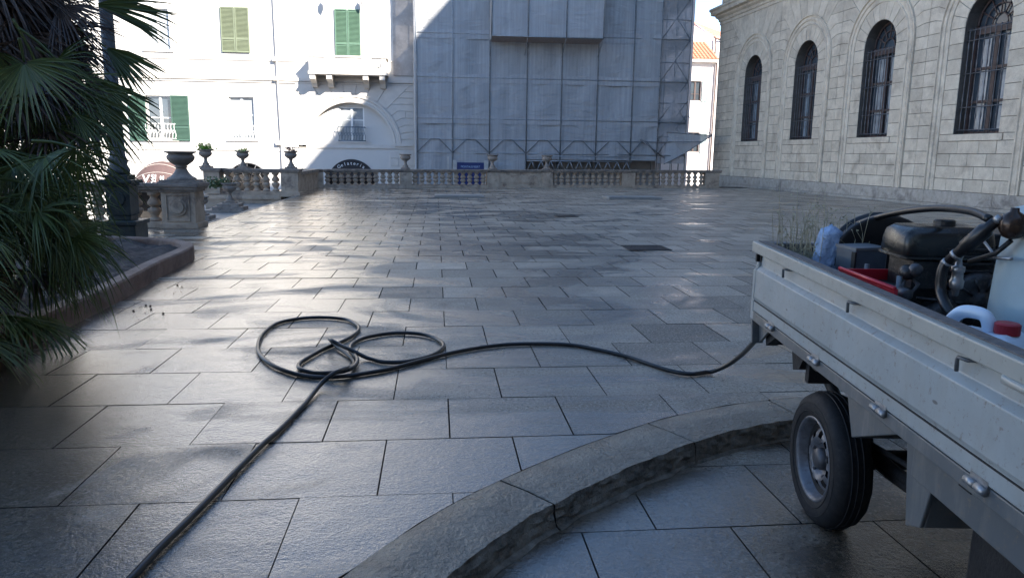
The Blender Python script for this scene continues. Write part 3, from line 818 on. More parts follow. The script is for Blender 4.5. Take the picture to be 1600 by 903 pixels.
for x in (488, 514, 571, 597):
    u = FB_(x, 120)[0]; f = MB()
    f.prism([(YB+.02, zb_), (YF, zb_), (YF, zb_-.62), (YF-.28, zb_-.6), (YF-.42, zb_-.42), (YF-.6, zb_-.34), (YB+.02, zb_-.24)], u-.14, u+.14, lambda a, b, n: Vector((n, a, b)))
    f.build('bracket', M['plaster_trim'], bo)
# two little wall lamps near the top edge
for x in (510, 568):
    a = FU(x, 4); f = MB(); f.tube([TF(a[0], a[1]+.5, 0), TF(a[0], a[1]+.45, .35), TF(a[0], a[1]+.25, .4)], .02, 5); f.lathe([(.03, .25), (.11, .15), (.12, -.1), (.05, -.28), (.02, -.32)], (a[0], YF-.4, a[1]), 8); f.build('wall_lamp', M['plaster_trim'], house)
# arched sign "Gelateria"
f = MB(); r = 1.34; zc = GZT-1.35
arcpts = [(gx[0]+r*cos(pi*i/24), zc+r*sin(pi*i/24)) for i in range(3, 22)]
f.prism([(arcpts[-1][0], zc+.30), (arcpts[0][0], zc+.30)]+arcpts, .0, .05, TF)
sg = f.build('shop_sign', M['black_sign'], house)
word = 'Gelateria'; n = len(word); rad = 1.12
for i, ch in enumerate(word):
    a = radians(90-(i-(n-1)/2)*8.2)
    me = text_mesh(ch, .26, .01, 'sign_letter'); me.materials.append(M['white'])
    o = bpy.data.objects.new('sign_letter', me); COL.objects.link(o)
    o.matrix_world = Matrix.Translation((gx[0]+rad*cos(a)*1.02, YF-.065, zc+rad*sin(a)-.07)) @ Matrix.Rotation(-(a-pi/2)*-1, 4, 'Y').inverted() @ Matrix.Rotation(pi/2, 4, 'X')
    mw = o.matrix_world.copy(); o.parent = sg; o.matrix_parent_inverse = Matrix.Identity(4); o.matrix_basis = mw
# domed awnings
def awning(cx, zt, r, name_):
    f = MB(); n = 20; rows = 7; vs = []
    for k in range(rows+1):
        e = (pi/2)*k/rows
        for i in range(n+1):
            a = pi*i/n
            vs.append((cx+r*cos(a), YF-.02-r*.75*sin(e)*sin(a)**.7 if 0 < i < n else YF-.02, zt-r+r*sin(a)*cos(e)*1.0-.0))
    f.add(vs, [(k*(n+1)+i, k*(n+1)+i+1, (k+1)*(n+1)+i+1, (k+1)*(n+1)+i) for k in range(rows) for i in range(n)], .5, False)
    o = f.build(name_, M['awning'], house)
    g = MB()
    for k in (0, 2, 4, 6):
        g.tube([Vector(vs[k*(n+1)+i])+Vector((0, -.01, 0)) for i in range(n+1)], .012, 4)
    g.build('awning_hoop', M['plaster_trim'], o)
    return o
aw = awning(ax[0], AZT, 1.5, 'awning')
for ch, dx, dz, s in (('V', -.02, .30, .62), ('SI', .38, .46, .40), ('C', .34, .14, .40), ('II', .78, .30, .52)):
    me = text_mesh(ch, s, .015, 'awning_letter'); me.materials.append(M['white'])
    o = bpy.data.objects.new('awning_letter', me); COL.objects.link(o)
    o.matrix_basis = Matrix.Translation((ax[0]+dx-.45, YF-1.28, AZT-1.5+dz+.1)) @ Matrix.Rotation(radians(75), 4, 'X'); o.parent = aw
f = MB()
for r in (1.12, .8):
    f.tube([TF(fx[0]+r*cos(pi*i/16), fx[1]-1.15+r*sin(pi*i/16), .02) for i in range(17)], .03, 5)
for a in range(15, 180, 25): f.tube([TF(fx[0]+.3*cos(radians(a)), fx[1]-1.15+.3*sin(radians(a)), .02), TF(fx[0]+1.1*cos(radians(a)), fx[1]-1.15+1.1*sin(radians(a)), .02)], .02, 4)
f.build('door_fanlight', M['iron'], house)

# ------------------------------------------------------------------ building wrapped in netting and its scaffold
YN = 40.4
def NU(x, y, Y=YN): p = at(x, y, Y); return p.x, p.z
xL, xR = NU(651, 130)[0], NU(1077, 100)[0]
wb = thing('wrapped_building', 'grey building hidden behind the scaffold netting', 'building', (6, 42, -3.2))
m = MB(); wo = []
bx0, bx1 = ux(652), FU(1031, 100)[0]
for i in range(5):
    uc = bx0+1.7+i*2.55
    wo.append((uc-.55, uc+.55, -3.2, -.2, False)); wo.append((uc-.5, uc+.5, 1.9, 3.9, False)); wo.append((uc-.5, uc+.5, 5.6, 7.7, False)); wo.append((uc-.5, uc+.5, 9.3, 11.4, False))
sheet(m, bx0, bx1, -3.3, 17, wo, TF, .3)
m.quad((bx1, YF, -3.3), (bx1, YF+14, -3.3), (bx1, YF+14, 17), (bx1, YF, 17)); m.quad((bx0, YF, 17), (bx1, YF, 17), (bx1, YF+14, 17), (bx0, YF+14, 17))
m.build('wall', M['wrapped'], wb)
m = MB(); rx0, rx1 = at(1036, 150, 52).x, at(1079, 150, 52).x
m.box(rx0, rx1, 52, 60, -3.3, 15.5); m.build('rear_wing', M['pink'], wb)
for o in wo: window_unit(o[:4], wb, M['frame_brown'], M['glass'], (.5,))
sc_ = thing('scaffolding', 'tall steel scaffold clad in grey netting in front of the middle building', 'scaffold', (6, YN, -3.2))
ZTOP = 16.8
polex = [651, 707, 765, 823, 877, 933, 988]
pu = [NU(x, 150)[0] for x in polex]; pE = NU(1030, 150)[0]
levels = [NU(800, y)[1] for y in (240, 219, 187, 122, 55, -12)]
levels = [NU(800, 240)[1], NU(800, 219)[1], NU(800, 187)[1], NU(800, 123)[1], NU(800, 55)[1], NU(800, -12)[1], NU(800, -78)[1], NU(800, -145)[1]]
LB, LT = levels[0], levels[1]
for u in pu+[pE, xR]:
    f = MB(); f.tube([(u, YN-.06, -3.2), (u, YN-.06, ZTOP)], .028, 6); f.tube([(u, YN+1.0, -3.2), (u, YN+1.0, ZTOP)], .028, 6)
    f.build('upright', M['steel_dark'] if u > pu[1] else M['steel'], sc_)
f = MB()
for z in levels:
    f.tube([(xL, YN-.05, z), (xR, YN-.05, z)], .022, 6)
    f.tube([(xL, YN+1.0, z), (xR, YN+1.0, z)], .022, 6)
f.build('ledger', M['steel'], sc_)
f = MB()
allp = pu+[pE]
for a, b in zip(allp, allp[1:]):
    c = (b-a)
    f.tube([(a, YN-.07, LB), (a+c*.38, YN-.07, LT), (a+c*.62, YN-.07, LT), (b, YN-.07, LB)], .02, 5)
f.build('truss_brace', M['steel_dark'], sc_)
f = MB()
za = NU(800, 251)[1]; zb3 = NU(800, 265)[1]-.1
u = NU(822, 250)[0]
f.tube([(u, YN-.3, za), (NU(985, 250)[0], YN-.3, za)], .03, 6)
f.tube([(u, YN-.3, za+.25), (NU(985, 250)[0], YN-.3, za+.25)], .022, 6)
while u < NU(983, 250)[0]:
    f.tube([(u, YN-.3, zb3), (u+.26, YN-.3, za)], .02, 5); f.tube([(u+.26, YN-.3, za), (u+.52, YN-.3, zb3)], .02, 5); u += .52
f.tube([(NU(822, 250)[0], YN-.3, zb3), (NU(985, 250)[0], YN-.3, zb3)], .03, 6)
f.build('lattice_girder', M['steel'], sc_)
f = MB()
for z in levels[1:]:
    f.box(xL+.05, xR-.05, YN+.12, YN+.95, z-.04, z)
f.build('deck', M['tin'], sc_)
# netting: one hung panel per bay with slack and creases
def netpanel(u0, u1, z0, z1, mt, y=YN, amp=.05, seed=0, dx=.2, dz=.25, name='netting'):
    f = MB(); nu = max(4, int((u1-u0)/dx)); nz = max(4, int((z1-z0)/dz)); vs = []
    for j in range(nz+1):
        for i in range(nu+1):
            s = i/nu; z = z0+(z1-z0)*j/nz; u = u0+(u1-u0)*s
            e = sin(pi*s)
            d = amp*e*(noise.noise(Vector((u*.9+seed, z*.5, seed)))*1.0+.5*noise.noise(Vector((u*1.6+z*1.4, z*2.4-u*.9, seed+9))))
            vs.append((u, y+d-.02*e, z))
    f.add(vs, [(j*(nu+1)+i, j*(nu+1)+i+1, (j+1)*(nu+1)+i+1, (j+1)*(nu+1)+i) for j in range(nz) for i in range(nu)], .5, True)
    return f.build(name, mt, sc_)
NB = -3.0; zbot = NU(900, 250)[1]
for i, (a, b) in enumerate(zip(allp, allp[1:])):
    z0 = NB if i < 3 else zbot
    netpanel(a+.02, b-.02, z0, ZTOP, M['net'], seed=i*3.7, amp=.17)
netpanel(pE+.02, xR, NU(1060, 256)[1], ZTOP, M['net_thin'], seed=31)
zz = [levels[i] for i in (2, 3, 4, 5, 6, 7)]
for z in zz:
    f = MB(); prev_ = None
    for i, (a, b) in enumerate(zip(allp, allp[1:])):
        n = 6; vs = []
        for k in range(n+1):
            u = a+.02+(b-a-.04)*k/n; sg_ = .06*sin(pi*k/n)
            vs += [(u, YN-.04, z-.25-sg_*.4), (u, YN-.04, z+.22-sg_)]
        if i: vs[0], vs[1] = prev_
        prev_ = vs[-2:]
        b0_ = len(f.v)-2
        f.add(vs, [(2*k, 2*k+2, 2*k+3, 2*k+1) for k in range(n)], .5)
    f.build('netting_strip', M['net_band'], sc_)
# side return of the scaffold, set back, seen through the thin net
f = MB()
for yy in (YN+2.2, YN+4.4, YN+6.6, YN+8.8):
    for uu in (pE+.05, xR): f.tube([(uu, yy, -3.2), (uu, yy, ZTOP)], .028, 5)
for z in levels:
    for uu in (pE+.05, xR):
        f.tube([(uu, YN, z), (uu, YN+8.8, z)], .022, 5); f.tube([(uu, YN, z+1.0), (uu, YN+8.8, z+1.0)], .02, 5)
    for k in range(4):
        f.tube([(xR, YN+2.2*k, z), (xR, YN+2.2*(k+1), z+1.9)], .02, 5)
        f.tube([(pE+.05, YN+2.2*(k+1), z), (pE+.05, YN+2.2*k, z+1.9)], .02, 5)
    for yy in (YN+2.2, YN+4.4, YN+6.6, YN+8.8): f.tube([(pE+.05, yy, z), (xR, yy, z)], .022, 5)
for z in levels:
    f.tube([(pE, YN-.02, z), (pE+(xR-pE)/2, YN-.02, z+1.1), (xR, YN-.02, z+2.2)], .018, 5)
    f.tube([(xR, YN-.02, z), (pE+(xR-pE)/2, YN-.02, z+1.1)], .018, 5)
    f.tube([(pE, YN-.02, z+1.0), (xR, YN-.02, z+1.0)], .02, 5)
f.tube([(NU(1000, 220)[0], YN-.1, NU(1000, 218)[1]), (NU(1037, 247)[0], YN-.1, NU(1037, 247)[1])], .03, 6)
um = (pE+xR)/2; f.tube([(um, YN, -3.2), (um, YN, ZTOP)], .02, 5); f.tube([(pE+.25, YN, -3.2), (pE+.25, YN, ZTOP)], .02, 5)
f.build('side_bracing', M['steel_dark'], sc_)
f = MB()
for z in levels[2:]:
    f.quad((xR, YN, z-.35), (xR, YN+8.8, z-.35), (xR, YN+8.8, z+.35), (xR, YN, z+.35))
    f.box(pE, xR-.03, YN+1, YN+8.8, z-.04, z)
f.build('side_deck', M['net_band'], sc_)
# fan of netting sticking out to the right at the foot
p = [at(1040, 207, YN), at(1113, 212, YN-1.2), at(1068, 241, YN-.2), at(1037, 257, YN)]
f = MB(); f.add([p[0], p[1], p[2], p[3]], [(0, 1, 2, 3)], .5); f.build('netting_fan', M['net'], sc_)
f = MB(); f.tube([p[1], at(1075, 182, YN)], .02, 5); f.tube([p[1], p[2], p[3]], .025, 5); f.tube([p[0], p[1]], .025, 5); f.tube([at(1043, 222, YN-.1), at(1096, 222, YN-1)], .02, 5)
f.build('netting_fan_pole', M['steel_dark'], sc_)
# projecting net box high up
f = MB(); ya_, yb_ = YN-1.3, YN-.05
b0 = at(768, 56, ya_); b1 = at(943, 57, ya_); zb4 = b0.z
cuts4 = [b0.x, at(825, 56, ya_).x, at(885, 56, ya_).x, b1.x]
for i in range(3):
    netpanel(cuts4[i]+.01, cuts4[i+1]-.01, zb4, 12.5, M['net_band'], y=ya_, seed=50+i*5, amp=.12, name='box_netting')
f.add([(b0.x, ya_, zb4), (b0.x, yb_, zb4-.1), (b0.x, yb_, 12.5), (b0.x, ya_, 12.5), (b1.x, ya_, zb4), (b1.x, yb_, zb4-.1), (b1.x, yb_, 12.5), (b1.x, ya_, 12.5)], [(0, 1, 2, 3), (4, 5, 6, 7), (3, 2, 6, 7)], .5)
f.build('box_side_netting', M['net_band'], sc_)
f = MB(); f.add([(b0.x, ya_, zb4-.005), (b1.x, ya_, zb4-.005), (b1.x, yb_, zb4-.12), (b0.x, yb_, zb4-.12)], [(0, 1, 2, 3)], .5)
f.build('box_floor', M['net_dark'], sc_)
f = MB()
for u in cuts4: f.tube([(u, ya_-.03, zb4-.02), (u, ya_-.03, 12.5)], .03, 6); f.tube([(u, ya_-.03, zb4-.02), (u, YN-.04, zb4-.75)], .02, 5)
f.tube([(b0.x, ya_-.03, zb4), (b1.x, ya_-.03, zb4)], .03, 6)
f.build('box_frame', M['steel'], sc_)
f = MB(); u0 = xL-.06
pts = [(u0+.05*noise.noise(Vector((0, 0, z*1.3))), YN+.05, z) for z in [-3+.5*i for i in range(40)]]
f.tube(pts, .09, 6); f.build('netting_edge_fold', M['white'] if False else M['net_band'], sc_)
# navy sign on the hoarding
f = MB(); a = at(714, 254, YN-.4); b = at(756, 265, YN-.4)
f.box(a.x, b.x, YN-.43, YN-.38, b.z-.95, a.z)
sgn = tag(f.build('hoarding_sign', M['navy'], loc=(a.x, YN-.4, b.z-.95)), 'navy blue sign with small pale lettering at the scaffold foot', 'sign')
me = text_mesh('MONTALEMBERT', .155, .004, 'sign_lettering'); me.materials.append(M['bag'])
o = bpy.data.objects.new('sign_lettering', me); COL.objects.link(o)
o.matrix_basis = Matrix.Translation(((a.x+b.x)/2, YN-.44, a.z-.27)) @ Matrix.Rotation(pi/2, 4, 'X') @ Matrix.Scale(.86, 4, (1, 0, 0)); par(o, sgn)
f = MB()
f.box(a.x-.22, a.x-.03, YN-.45, YN-.35, -3.2, a.z+.12); f.box(b.x+.03, b.x+.22, YN-.45, YN-.35, -3.2, a.z+.12); f.box(a.x-.5, a.x-.42, YN-.45, YN-.35, -3.2, a.z+.3); f.box(b.x+.45, b.x+.55, YN-.45, YN-.35, -3.2, a.z+.05)
f.build('sign_post', M['tin'], sgn)

# ------------------------------------------------------------------ pale house beyond, with tiled roof
YP = 60.0
def TP(u, z, n): return Vector((u, YP-n, z))
def PU(x, y): p = at(x, y, YP); return p.x, p.z
ph = thing('tile_roofed_house', 'pale sunlit house with terracotta roof in the gap beside the stone palace', 'house', (20, YP, -3.2))
ez = PU(1100, 95)[1]
w1 = (PU(1077, 160)[0], PU(1094, 160)[0], PU(1085, 158)[1], PU(1085, 127)[1]); w2 = (PU(1074, 240)[0], PU(1091, 240)[0], PU(1085, 238)[1], PU(1085, 207)[1])
m = MB(); sheet(m, 9, 30, -3.3, ez, [(*w1, False), (*w2, False)], TP, .25); m.build('wall', M['pink'], ph)
window_unit(w1, ph, M['frame_brown'], M['glass'], (.35,), T=TP, dpt=.15); window_unit(w2, ph, M['frame_brown'], M['glass'], (.35,), T=TP, dpt=.15)
for wv in (w1, w2): shutter(wv[1]+.08, wv[1]+.62, wv[2]-.05, wv[3]+.05, M['shutter_grey'], parent=ph, T=TP)
m = MB(); m.tube([TP(PU(1119, 100)[0], ez-.2, .15), TP(PU(1116.5, 100)[0], -3.2, .15)], .07, 8); m.build('downpipe', M['frame_brown'], ph)
def tiled(name, A, B, C_, D_, n, parent):
    """A,B eave left/right, C,D ridge right/left; half-round tiles"""
    f = MB(); A, B, C_, D_ = map(Vector, (A, B, C_, D_)); nr = (B-A).cross(D_-A).normalized()
    if nr.z < 0: nr = -nr
    rows = 9
    for i in range(n):
        for k in range(rows):
            p0 = A.lerp(B, (i+.5)/n).lerp(D_.lerp(C_, (i+.5)/n), k/rows); p1 = A.lerp(B, (i+.5)/n).lerp(D_.lerp(C_, (i+.5)/n), (k+1.12)/rows)
            sd_ = (B-A).normalized()*((B-A).length/n*.5); q = [-1, -.6, 0, .6, 1]; h = [0, .8, 1.1, .8, 0]
            vs = [p0+sd_*a+nr*(.02+.11*b) for a, b in zip(q, h)]+[p1+sd_*a*.85+nr*(-.01+.09*b) for a, b in zip(q, h)]
            f.add(vs, [(j, j+1, 6+j, 5+j) for j in range(4)]+[(0, 1, 2, 3, 4)])
    f.add([A, B, C_, D_], [(0, 1, 2, 3)]); return f.build(name, M['tile'], parent)
tiled('roof', (9, YP-.35, ez+.05), (PU(1120, 90)[0]+.1, YP-.35, ez+.05), (PU(1120, 90)[0]+.1, YP+3.2, ez+1.9), (9, YP+3.2, ez+1.9), 44, ph)
m = MB(); m.box(9, PU(1121, 90)[0], YP-.42, YP-.02, ez-.16, ez+.03); m.build('eave', M['plaster_trim'], ph)
# upper storey behind with gable slope
m = MB(); gx0 = PU(1085, 60)[0]-9; a = at(1083, 36, YP+3); b = at(1115, 59, YP+3); c = at(1117, 90, YP+3)
m.add([(gx0, YP+3, ez), (c.x-.2, YP+3, ez), (b.x, YP+3, b.z), (a.x, YP+3, a.z), (gx0, YP+3, a.z+1)], [(0, 1, 2, 3, 4)], .5)
m.box(c.x-.2, 32, YP+3.0, YP+3.2, ez, b.z+.1)
m.build('upper_wall', M['pink'], ph)
f = MB(); n = 12; q0 = Vector((a.x-.1, YP+2.9, a.z)); q1 = Vector((b.x+.35, YP+2.9, b.z-.12)); q2 = q1+Vector((3.4, 6, .2)); q3 = q0+Vector((3.4, 6, .2))
q0 = Vector((a.x-.1, YP+2.9, a.z+.02)); 
tiled('upper_roof', q1, q1+Vector((4.5, 5, 0)), q0+Vector((4.5, 5, 0)), q0, 14, ph)
m = MB(); m.tube([at(1118, 60, YP+2.8), at(1117, 92, YP+2.8)], .07, 6); m.tube([q1+Vector((0, -.08, -.05)), q1+Vector((2.5, -.1, -.05))], .07, 6); m.build('gutter', M['frame_brown'], ph)

# ------------------------------------------------------------------ balustrades
BPROF = [(.085, 0), (.085, .05), (.055, .07), (.05, .10), (.075, .15), (.098, .205), (.092, .245), (.055, .275), (.045, .285), (.055, .295), (.092, .325), (.098, .365), (.075, .42), (.05, .47), (.055, .50), (.085, .52), (.085, .57)]
bmesh_cache = {}
def baluster(loc, parent, h=.57, first=None):
    key = h
    if key not in bmesh_cache:
        f = MB(); k = h/.57
        f.lathe([(r*1.28, z*k) for r, z in BPROF], n=12)
        o = f.build('baluster', M['balust']); bmesh_cache[key] = o.data
    else:
        o = bpy.data.objects.new('baluster', bmesh_cache[key]); COL.objects.link(o)
    o.location = loc; o.parent = parent; o.matrix_parent_inverse = Matrix.Translation(parent.location).inverted()
    return o
def far_T(t, z, n): p = FA+FD*t; return Vector((p.x+FD.y*n, p.y-FD.x*n, z))   # n towards the camera
TOPZ = lambda t: .775+.0045*t
fb = thing('far_balustrade', 'long low stone balustrade closing the far end of the plaza', 'balustrade', far_T(9, 0, 0))
def fbox(m, t0, t1, n0, n1, z0, z1):
    m.prism([(t0, z0), (t1, z0+0), (t1, z1 if not callable(z1) else z1(t1)), (t0, z1 if not callable(z1) else z1(t0))], n0, n1, far_T)
m = MB()
fbox(m, -1.0, 19.5, -.12, .16, -.02, .09); fbox(m, -1.0, 19.5, -.10, .12, .09, .115); m.build('base', M['balust'], fb)
m = MB(); s = -1.0
while s < 19.6:
    e = min(s+random.uniform(1.3, 2.1), 19.62)
    r = random.random()
    for (n0, n1, za_, zb_) in ((-.11, .13, -.135, -.095), (-.15, .17, -.093, -.045), (-.18, .20, -.043, 0)):
        m.prism([(s+.004, TOPZ(s)+za_), (e-.004, TOPZ(e)+za_), (e-.004, TOPZ(e)+zb_), (s+.004, TOPZ(s)+zb_)], n0, n1, far_T, r)
    s = e
m.build('coping', M['balust_cap'], fb)
piers = [(.18, .68), (3.95, 4.46), (7.86, 8.40), (10.44, 10.97), (14.41, 15.07), (18.78, 19.5)]
for a, b in piers:
    m = MB(); fbox(m, a, b, -.14, .165, .09, lambda t: TOPZ(t)-.137); fbox(m, a-.02, b+.02, -.16, .19, 0, .10)
    c = (a+b)/2
    if b-a < .6: m.prism([(c+.11*cos(q*pi/8), .38+.13*sin(q*pi/8)) for q in range(16)], .165, .185, far_T)
    m.build('pier', M['balust'], fb)
m = MB(); fbox(m, 8.40, 10.44, -.10, .10, .115, lambda t: TOPZ(t)-.137); fbox(m, 8.55, 10.3, .10, .12, .2, .56); fbox(m, 8.75, 10.1, .12, .135, .26, .50)
m.build('solid_panel', M['balust'], fb); m = MB()
fbox(m, -1.0, .18, -.10, .10, .115, lambda t: TOPZ(t)-.137); fbox(m, -.3, .05, .10, .12, .2, .55)
m.build('solid_panel', M['balust'], fb)
for a, b, n in ((.70, 3.95, 11), (4.46, 7.86, 11), (10.97, 14.41, 11), (15.07, 18.78, 11)):
    for i in range(n):
        t = a+(b-a)*(i+.5)/n; h = TOPZ(t)-.137-.115
        o = baluster(far_T(t, .115, 0), fb, .57); o.scale = (1, 1, h/.57)

URN = [(.16, 0), (.16, .035), (.125, .04), (.115, .07), (.13, .08), (.085, .13), (.06, .20), (.055, .25), (.075, .265), (.075, .28), (.06, .29), (.15, .34), (.215, .40), (.235, .46), (.225, .50), (.20, .52), (.205, .54), (.27, .575), (.28, .60), (.24, .60), (.20, .55), (.1, .53)]
def urn(loc, s, label, sq=.2, name='stone_urn', wide=1., grp='stone urns on the balustrades', mt=None):
    f = MB(); f.lathe([(r*s*wide, z*s+.06*s) for r, z in URN[:10]], n=20)
    f.lathe([(r*s*wide, z*s+.06*s) for r, z in URN[9:]], n=32, flute=-.06)
    t = thing(name, label, 'urn', loc, grp)
    body = f.build('bowl', mt or M['balust_cap']); body.parent = t
    f = MB(); f.box(-sq*s, sq*s, -sq*s, sq*s, 0, .06*s); b = f.build('foot', mt or M['balust_cap']); b.parent = t
    return t
BIG = [(.275, .10), (.27, .13), (.20, .17), (.15, .22), (.115, .28), (.10, .315), (.10, .33), (.125, .335), (.125, .35), (.10, .36), (.15, .40), (.215, .445), (.255, .50), (.262, .545), (.24, .575), (.225, .585), (.23, .60), (.29, .625), (.30, .65), (.26, .65), (.22, .60), (.1, .58)]
def leafclump(loc, r, h, n, label, mt, name='potted_plant', cat='plant', grp=None, lw=.05, droop=.3):
    f = MB()
    for i in range(n):
        a = random.uniform(0, 2*pi); e = random.uniform(.15, 1.4); L = r*random.uniform(.5, 1.15)
        d = Vector((cos(a)*cos(e), sin(a)*cos(e), sin(e)*h/r)); p0 = Vector((cos(a), sin(a), 0))*r*random.uniform(0, .4)
        p1 = p0+d*L; f.tube([p0, (p0+p1)/2+Vector((0, 0, .03)), p1], .004, 4)
        for k in range(5):
            q = p0.lerp(p1, random.uniform(.4, 1.05)); b = Vector((random.gauss(0, 1), random.gauss(0, 1), random.gauss(0, .6))).normalized()*lw*random.uniform(.6, 1.3)
            c = b.cross(Vector((random.gauss(0, 1), random.gauss(0, 1), random.gauss(0, 1)))).normalized()*lw*.4
            f.add([q, q+b*.5+c, q+b, q+b*.5-c], [(0, 1, 2, 3)])
    o = f.build(name, mt); o.location = loc; tag(o, label, cat, grp); return o
for t, lab in ((4.20, 'small stone urn on the far balustrade left of the navy sign'), (8.13, 'small stone urn on the far balustrade just right of the navy sign'), (10.70, 'rightmost small stone urn on the far balustrade before the lattice girder')):
    urn(far_T(t, TOPZ(t), .02), 1.0, lab)

# front balustrade with the big urn, beside the lamp
fr = thing('near_balustrade', 'stone balustrade end with a carved corner pier beside the lamp post', 'balustrade', (-5.6, 15.3, 0))
m = MB(); m.box(-5.29, -4.66, 15.03, 15.62, .09, .70); m.box(-5.33, -4.62, 14.99, 15.66, 0, .10)
m.prism([(-4.98+.17*cos(q*pi/12), .41+.17*sin(q*pi/12)) for q in range(24)], 15.03, 15.00, lambda a, b, n: Vector((a, n, b)))
m.prism([(-4.98+.12*cos(q*pi/12), .41+.12*sin(q*pi/12)) for q in range(24)], 15.01, 14.975, lambda a, b, n: Vector((a, n, b)))
for (a, b, c, d) in ((-5.20, -4.76, .14, .16), (-5.20, -4.76, .64, .66), (-5.20, -5.18, .16, .64), (-4.78, -4.76, .16, .64)): m.box(a, b, 15.01, 15.03, c, d)
m.build('pier', M['balust'], fr, .006)
m = MB()
for (e, z0, z1) in ((.03, .70, .745), (.07, .747, .80), (.10, .802, .87)): m.box(-5.29-e, -4.66+e, 15.03-e, 15.62+e, z0, z1)
for (e, z0, z1) in ((.0, .68, .735), (.05, .737, .79), (.08, .792, .86)): m.box(-9.5, -5.29-.105, 15.2-e, 15.42+e, z0, z1)
m.build('coping', M['balust_cap'], fr, .008)
m = MB(); m.box(-9.5, -5.33, 15.12, 15.50, 0, .12); m.build('base', M['balust'], fr, .006)
for i in range(11):
    o = baluster((-5.52-i*.345, 15.31, .12), fr, .57); o.scale = (1.05, 1.05, .56/.57)
BU = urn((-4.97, 15.33, .87), 1.0, 'largest stone urn with a fluted bowl on the near corner pier beside the palm', sq=.30, wide=1.02)

for ch in [o for o in bpy.data.objects if o.parent == BU]: bpy.data.objects.remove(ch)
f = MB(); f.lathe([(r, z-.04) for r, z in BIG[:11]], n=28); f.lathe([(r, z-.04) for r, z in BIG[10:]], n=40, flute=-.06); o = f.build('bowl', M['balust_cap']); o.parent = BU
f = MB(); f.box(-.37, .37, -.31, .31, 0, .03); f.box(-.32, .32, -.29, .29, .031, .062); o = f.build('foot', M['balust_cap'], bevel=.006); o.parent = BU
# stair down to the street on the left and its far wing
st = thing('stone_staircase', 'wide stone stair descending left between the near pier and the wing balustrade', 'staircase', (-6, 21, -.3))
m = MB()
m.box(-5.1, -4.812, 15.66, 26.7, -3.2, -.15); m.box(-7.1, -5.1, 15.66, 26.7, -3.2, -.30)
for i in range(17): m.box(-7.4-.3*i, -7.1-.3*i, 15.66, 26.7, -3.2, -.46-.16*i)
m.build('step', M['cover'], st)
wg = thing('wing_balustrade', 'stone wing balustrade with a square pier beside the top of the stair', 'balustrade', (-6.4, 27, 0))
m = MB(); m.box(-7.95, -5.38, 26.75, 27.25, -3.2, -.14); m.box(-8.0, -5.38, 26.70, 27.30, -.14, .0); m.box(-7.42, -5.38, 26.85, 27.15, .0, .13); m.build('base', M['balust'], wg)
m = MB(); m.box(-5.36, -4.78, 26.70, 27.3, .03, .76); m.box(-5.42, -4.72, 26.64, 27.36, -.05, .10); m.box(-5.25, -4.9, 26.685, 26.7, .2, .62)
m.build('pier', M['balust'], wg)
m = MB(); m.box(-7.95, -7.42, 26.70, 27.3, .03, .76); m.box(-7.85, -7.52, 26.685, 26.7, .2, .62); m.build('pier', M['balust'], wg)
m = MB()
for (e, z0, z1) in ((.0, .76, .80), (.05, .802, .85), (.08, .852, .91)):
    m.box(-5.36-e, -4.78+e, 26.70-e, 27.3+e, z0, z1); m.box(-7.95-e, -7.42+e, 26.70-e, 27.3+e, z0, z1)
for (e, z0, z1) in ((.0, .755, .795), (.04, .797, .84), (.07, .842, .895)):
    m.box(-7.34, -5.45, 26.85-e, 27.15+e, z0, z1)
m.build('coping', M['balust_cap'], wg)
for i in range(6): o = baluster((-5.60-i*.325, 27.0, .13), wg, .57); o.scale = (1.1, 1.1, .625/.57)
# short return between wing pier and the far balustrade
m = MB(); m.box(-5.25, -5.0, 27.3, 32.6, 0, .66); m.build('return_wall', M['balust'], wg); m = MB(); m.box(-5.3, -4.95, 27.36, 32.7, .66, .78); m.build('return_coping', M['balust_cap'], wg)
urn((-5.05, 27, .91), .92, 'stone urn with a dark red succulent on the wing pier nearest the plaza')
leafclump((-5.05, 27, 1.46), .22, .22, 24, 'dark red succulent in the urn nearest the plaza', M['leafred'], grp='plants in the stone urns')
pp = at(380, 262, 27); urn((pp.x, 27, .895), .92, 'middle stone urn of the wing balustrade with a trailing plant')
leafclump((pp.x, 27, 1.43), .24, .2, 34, 'small pale green plant trailing from the middle urn of the wing', M['leafbright'], grp='plants in the stone urns')
pp = at(322, 262, 27); urn((pp.x, 27, .91), .95, 'left stone urn of the wing balustrade with a bright green plant')
leafclump((pp.x, 27, 1.47), .27, .3, 60, 'bright green bushy plant in the left urn of the wing', M['leafbright'], grp='plants in the stone urns', lw=.07)
# pedestal urns on the stair landing
for (x, yy, sc2, lab) in ((-6.12, 23.0, 1.05, 'fluted low urn on a stepped block on the stair landing'), (-5.62, 18.6, .8, 'narrow urn half hidden behind the near corner pier')):
    f = MB(); f.box(-.62*sc2, .62*sc2, -.4, .4, 0, .07); f.box(-.42*sc2, .42*sc2, -.33, .33, .07, .17); f.box(-.3*sc2, .3*sc2, -.28, .28, .17, .26)
    o = f.build('stone_block', M['balust_cap']); o.location = (x, yy, -.30)
    tag(o, 'stepped stone block under the '+('low fluted urn on the landing' if sc2 > 1 else 'narrow urn behind the near pier'), 'pedestal')
    urn((x, yy, -.04), .86*sc2, lab)
leafclump((-6.5, 23.2, .42), .42, .3, 90, 'straggly green plant spilling from the low urn on the landing', M['leafdark'], grp='plants in the stone urns', lw=.08)

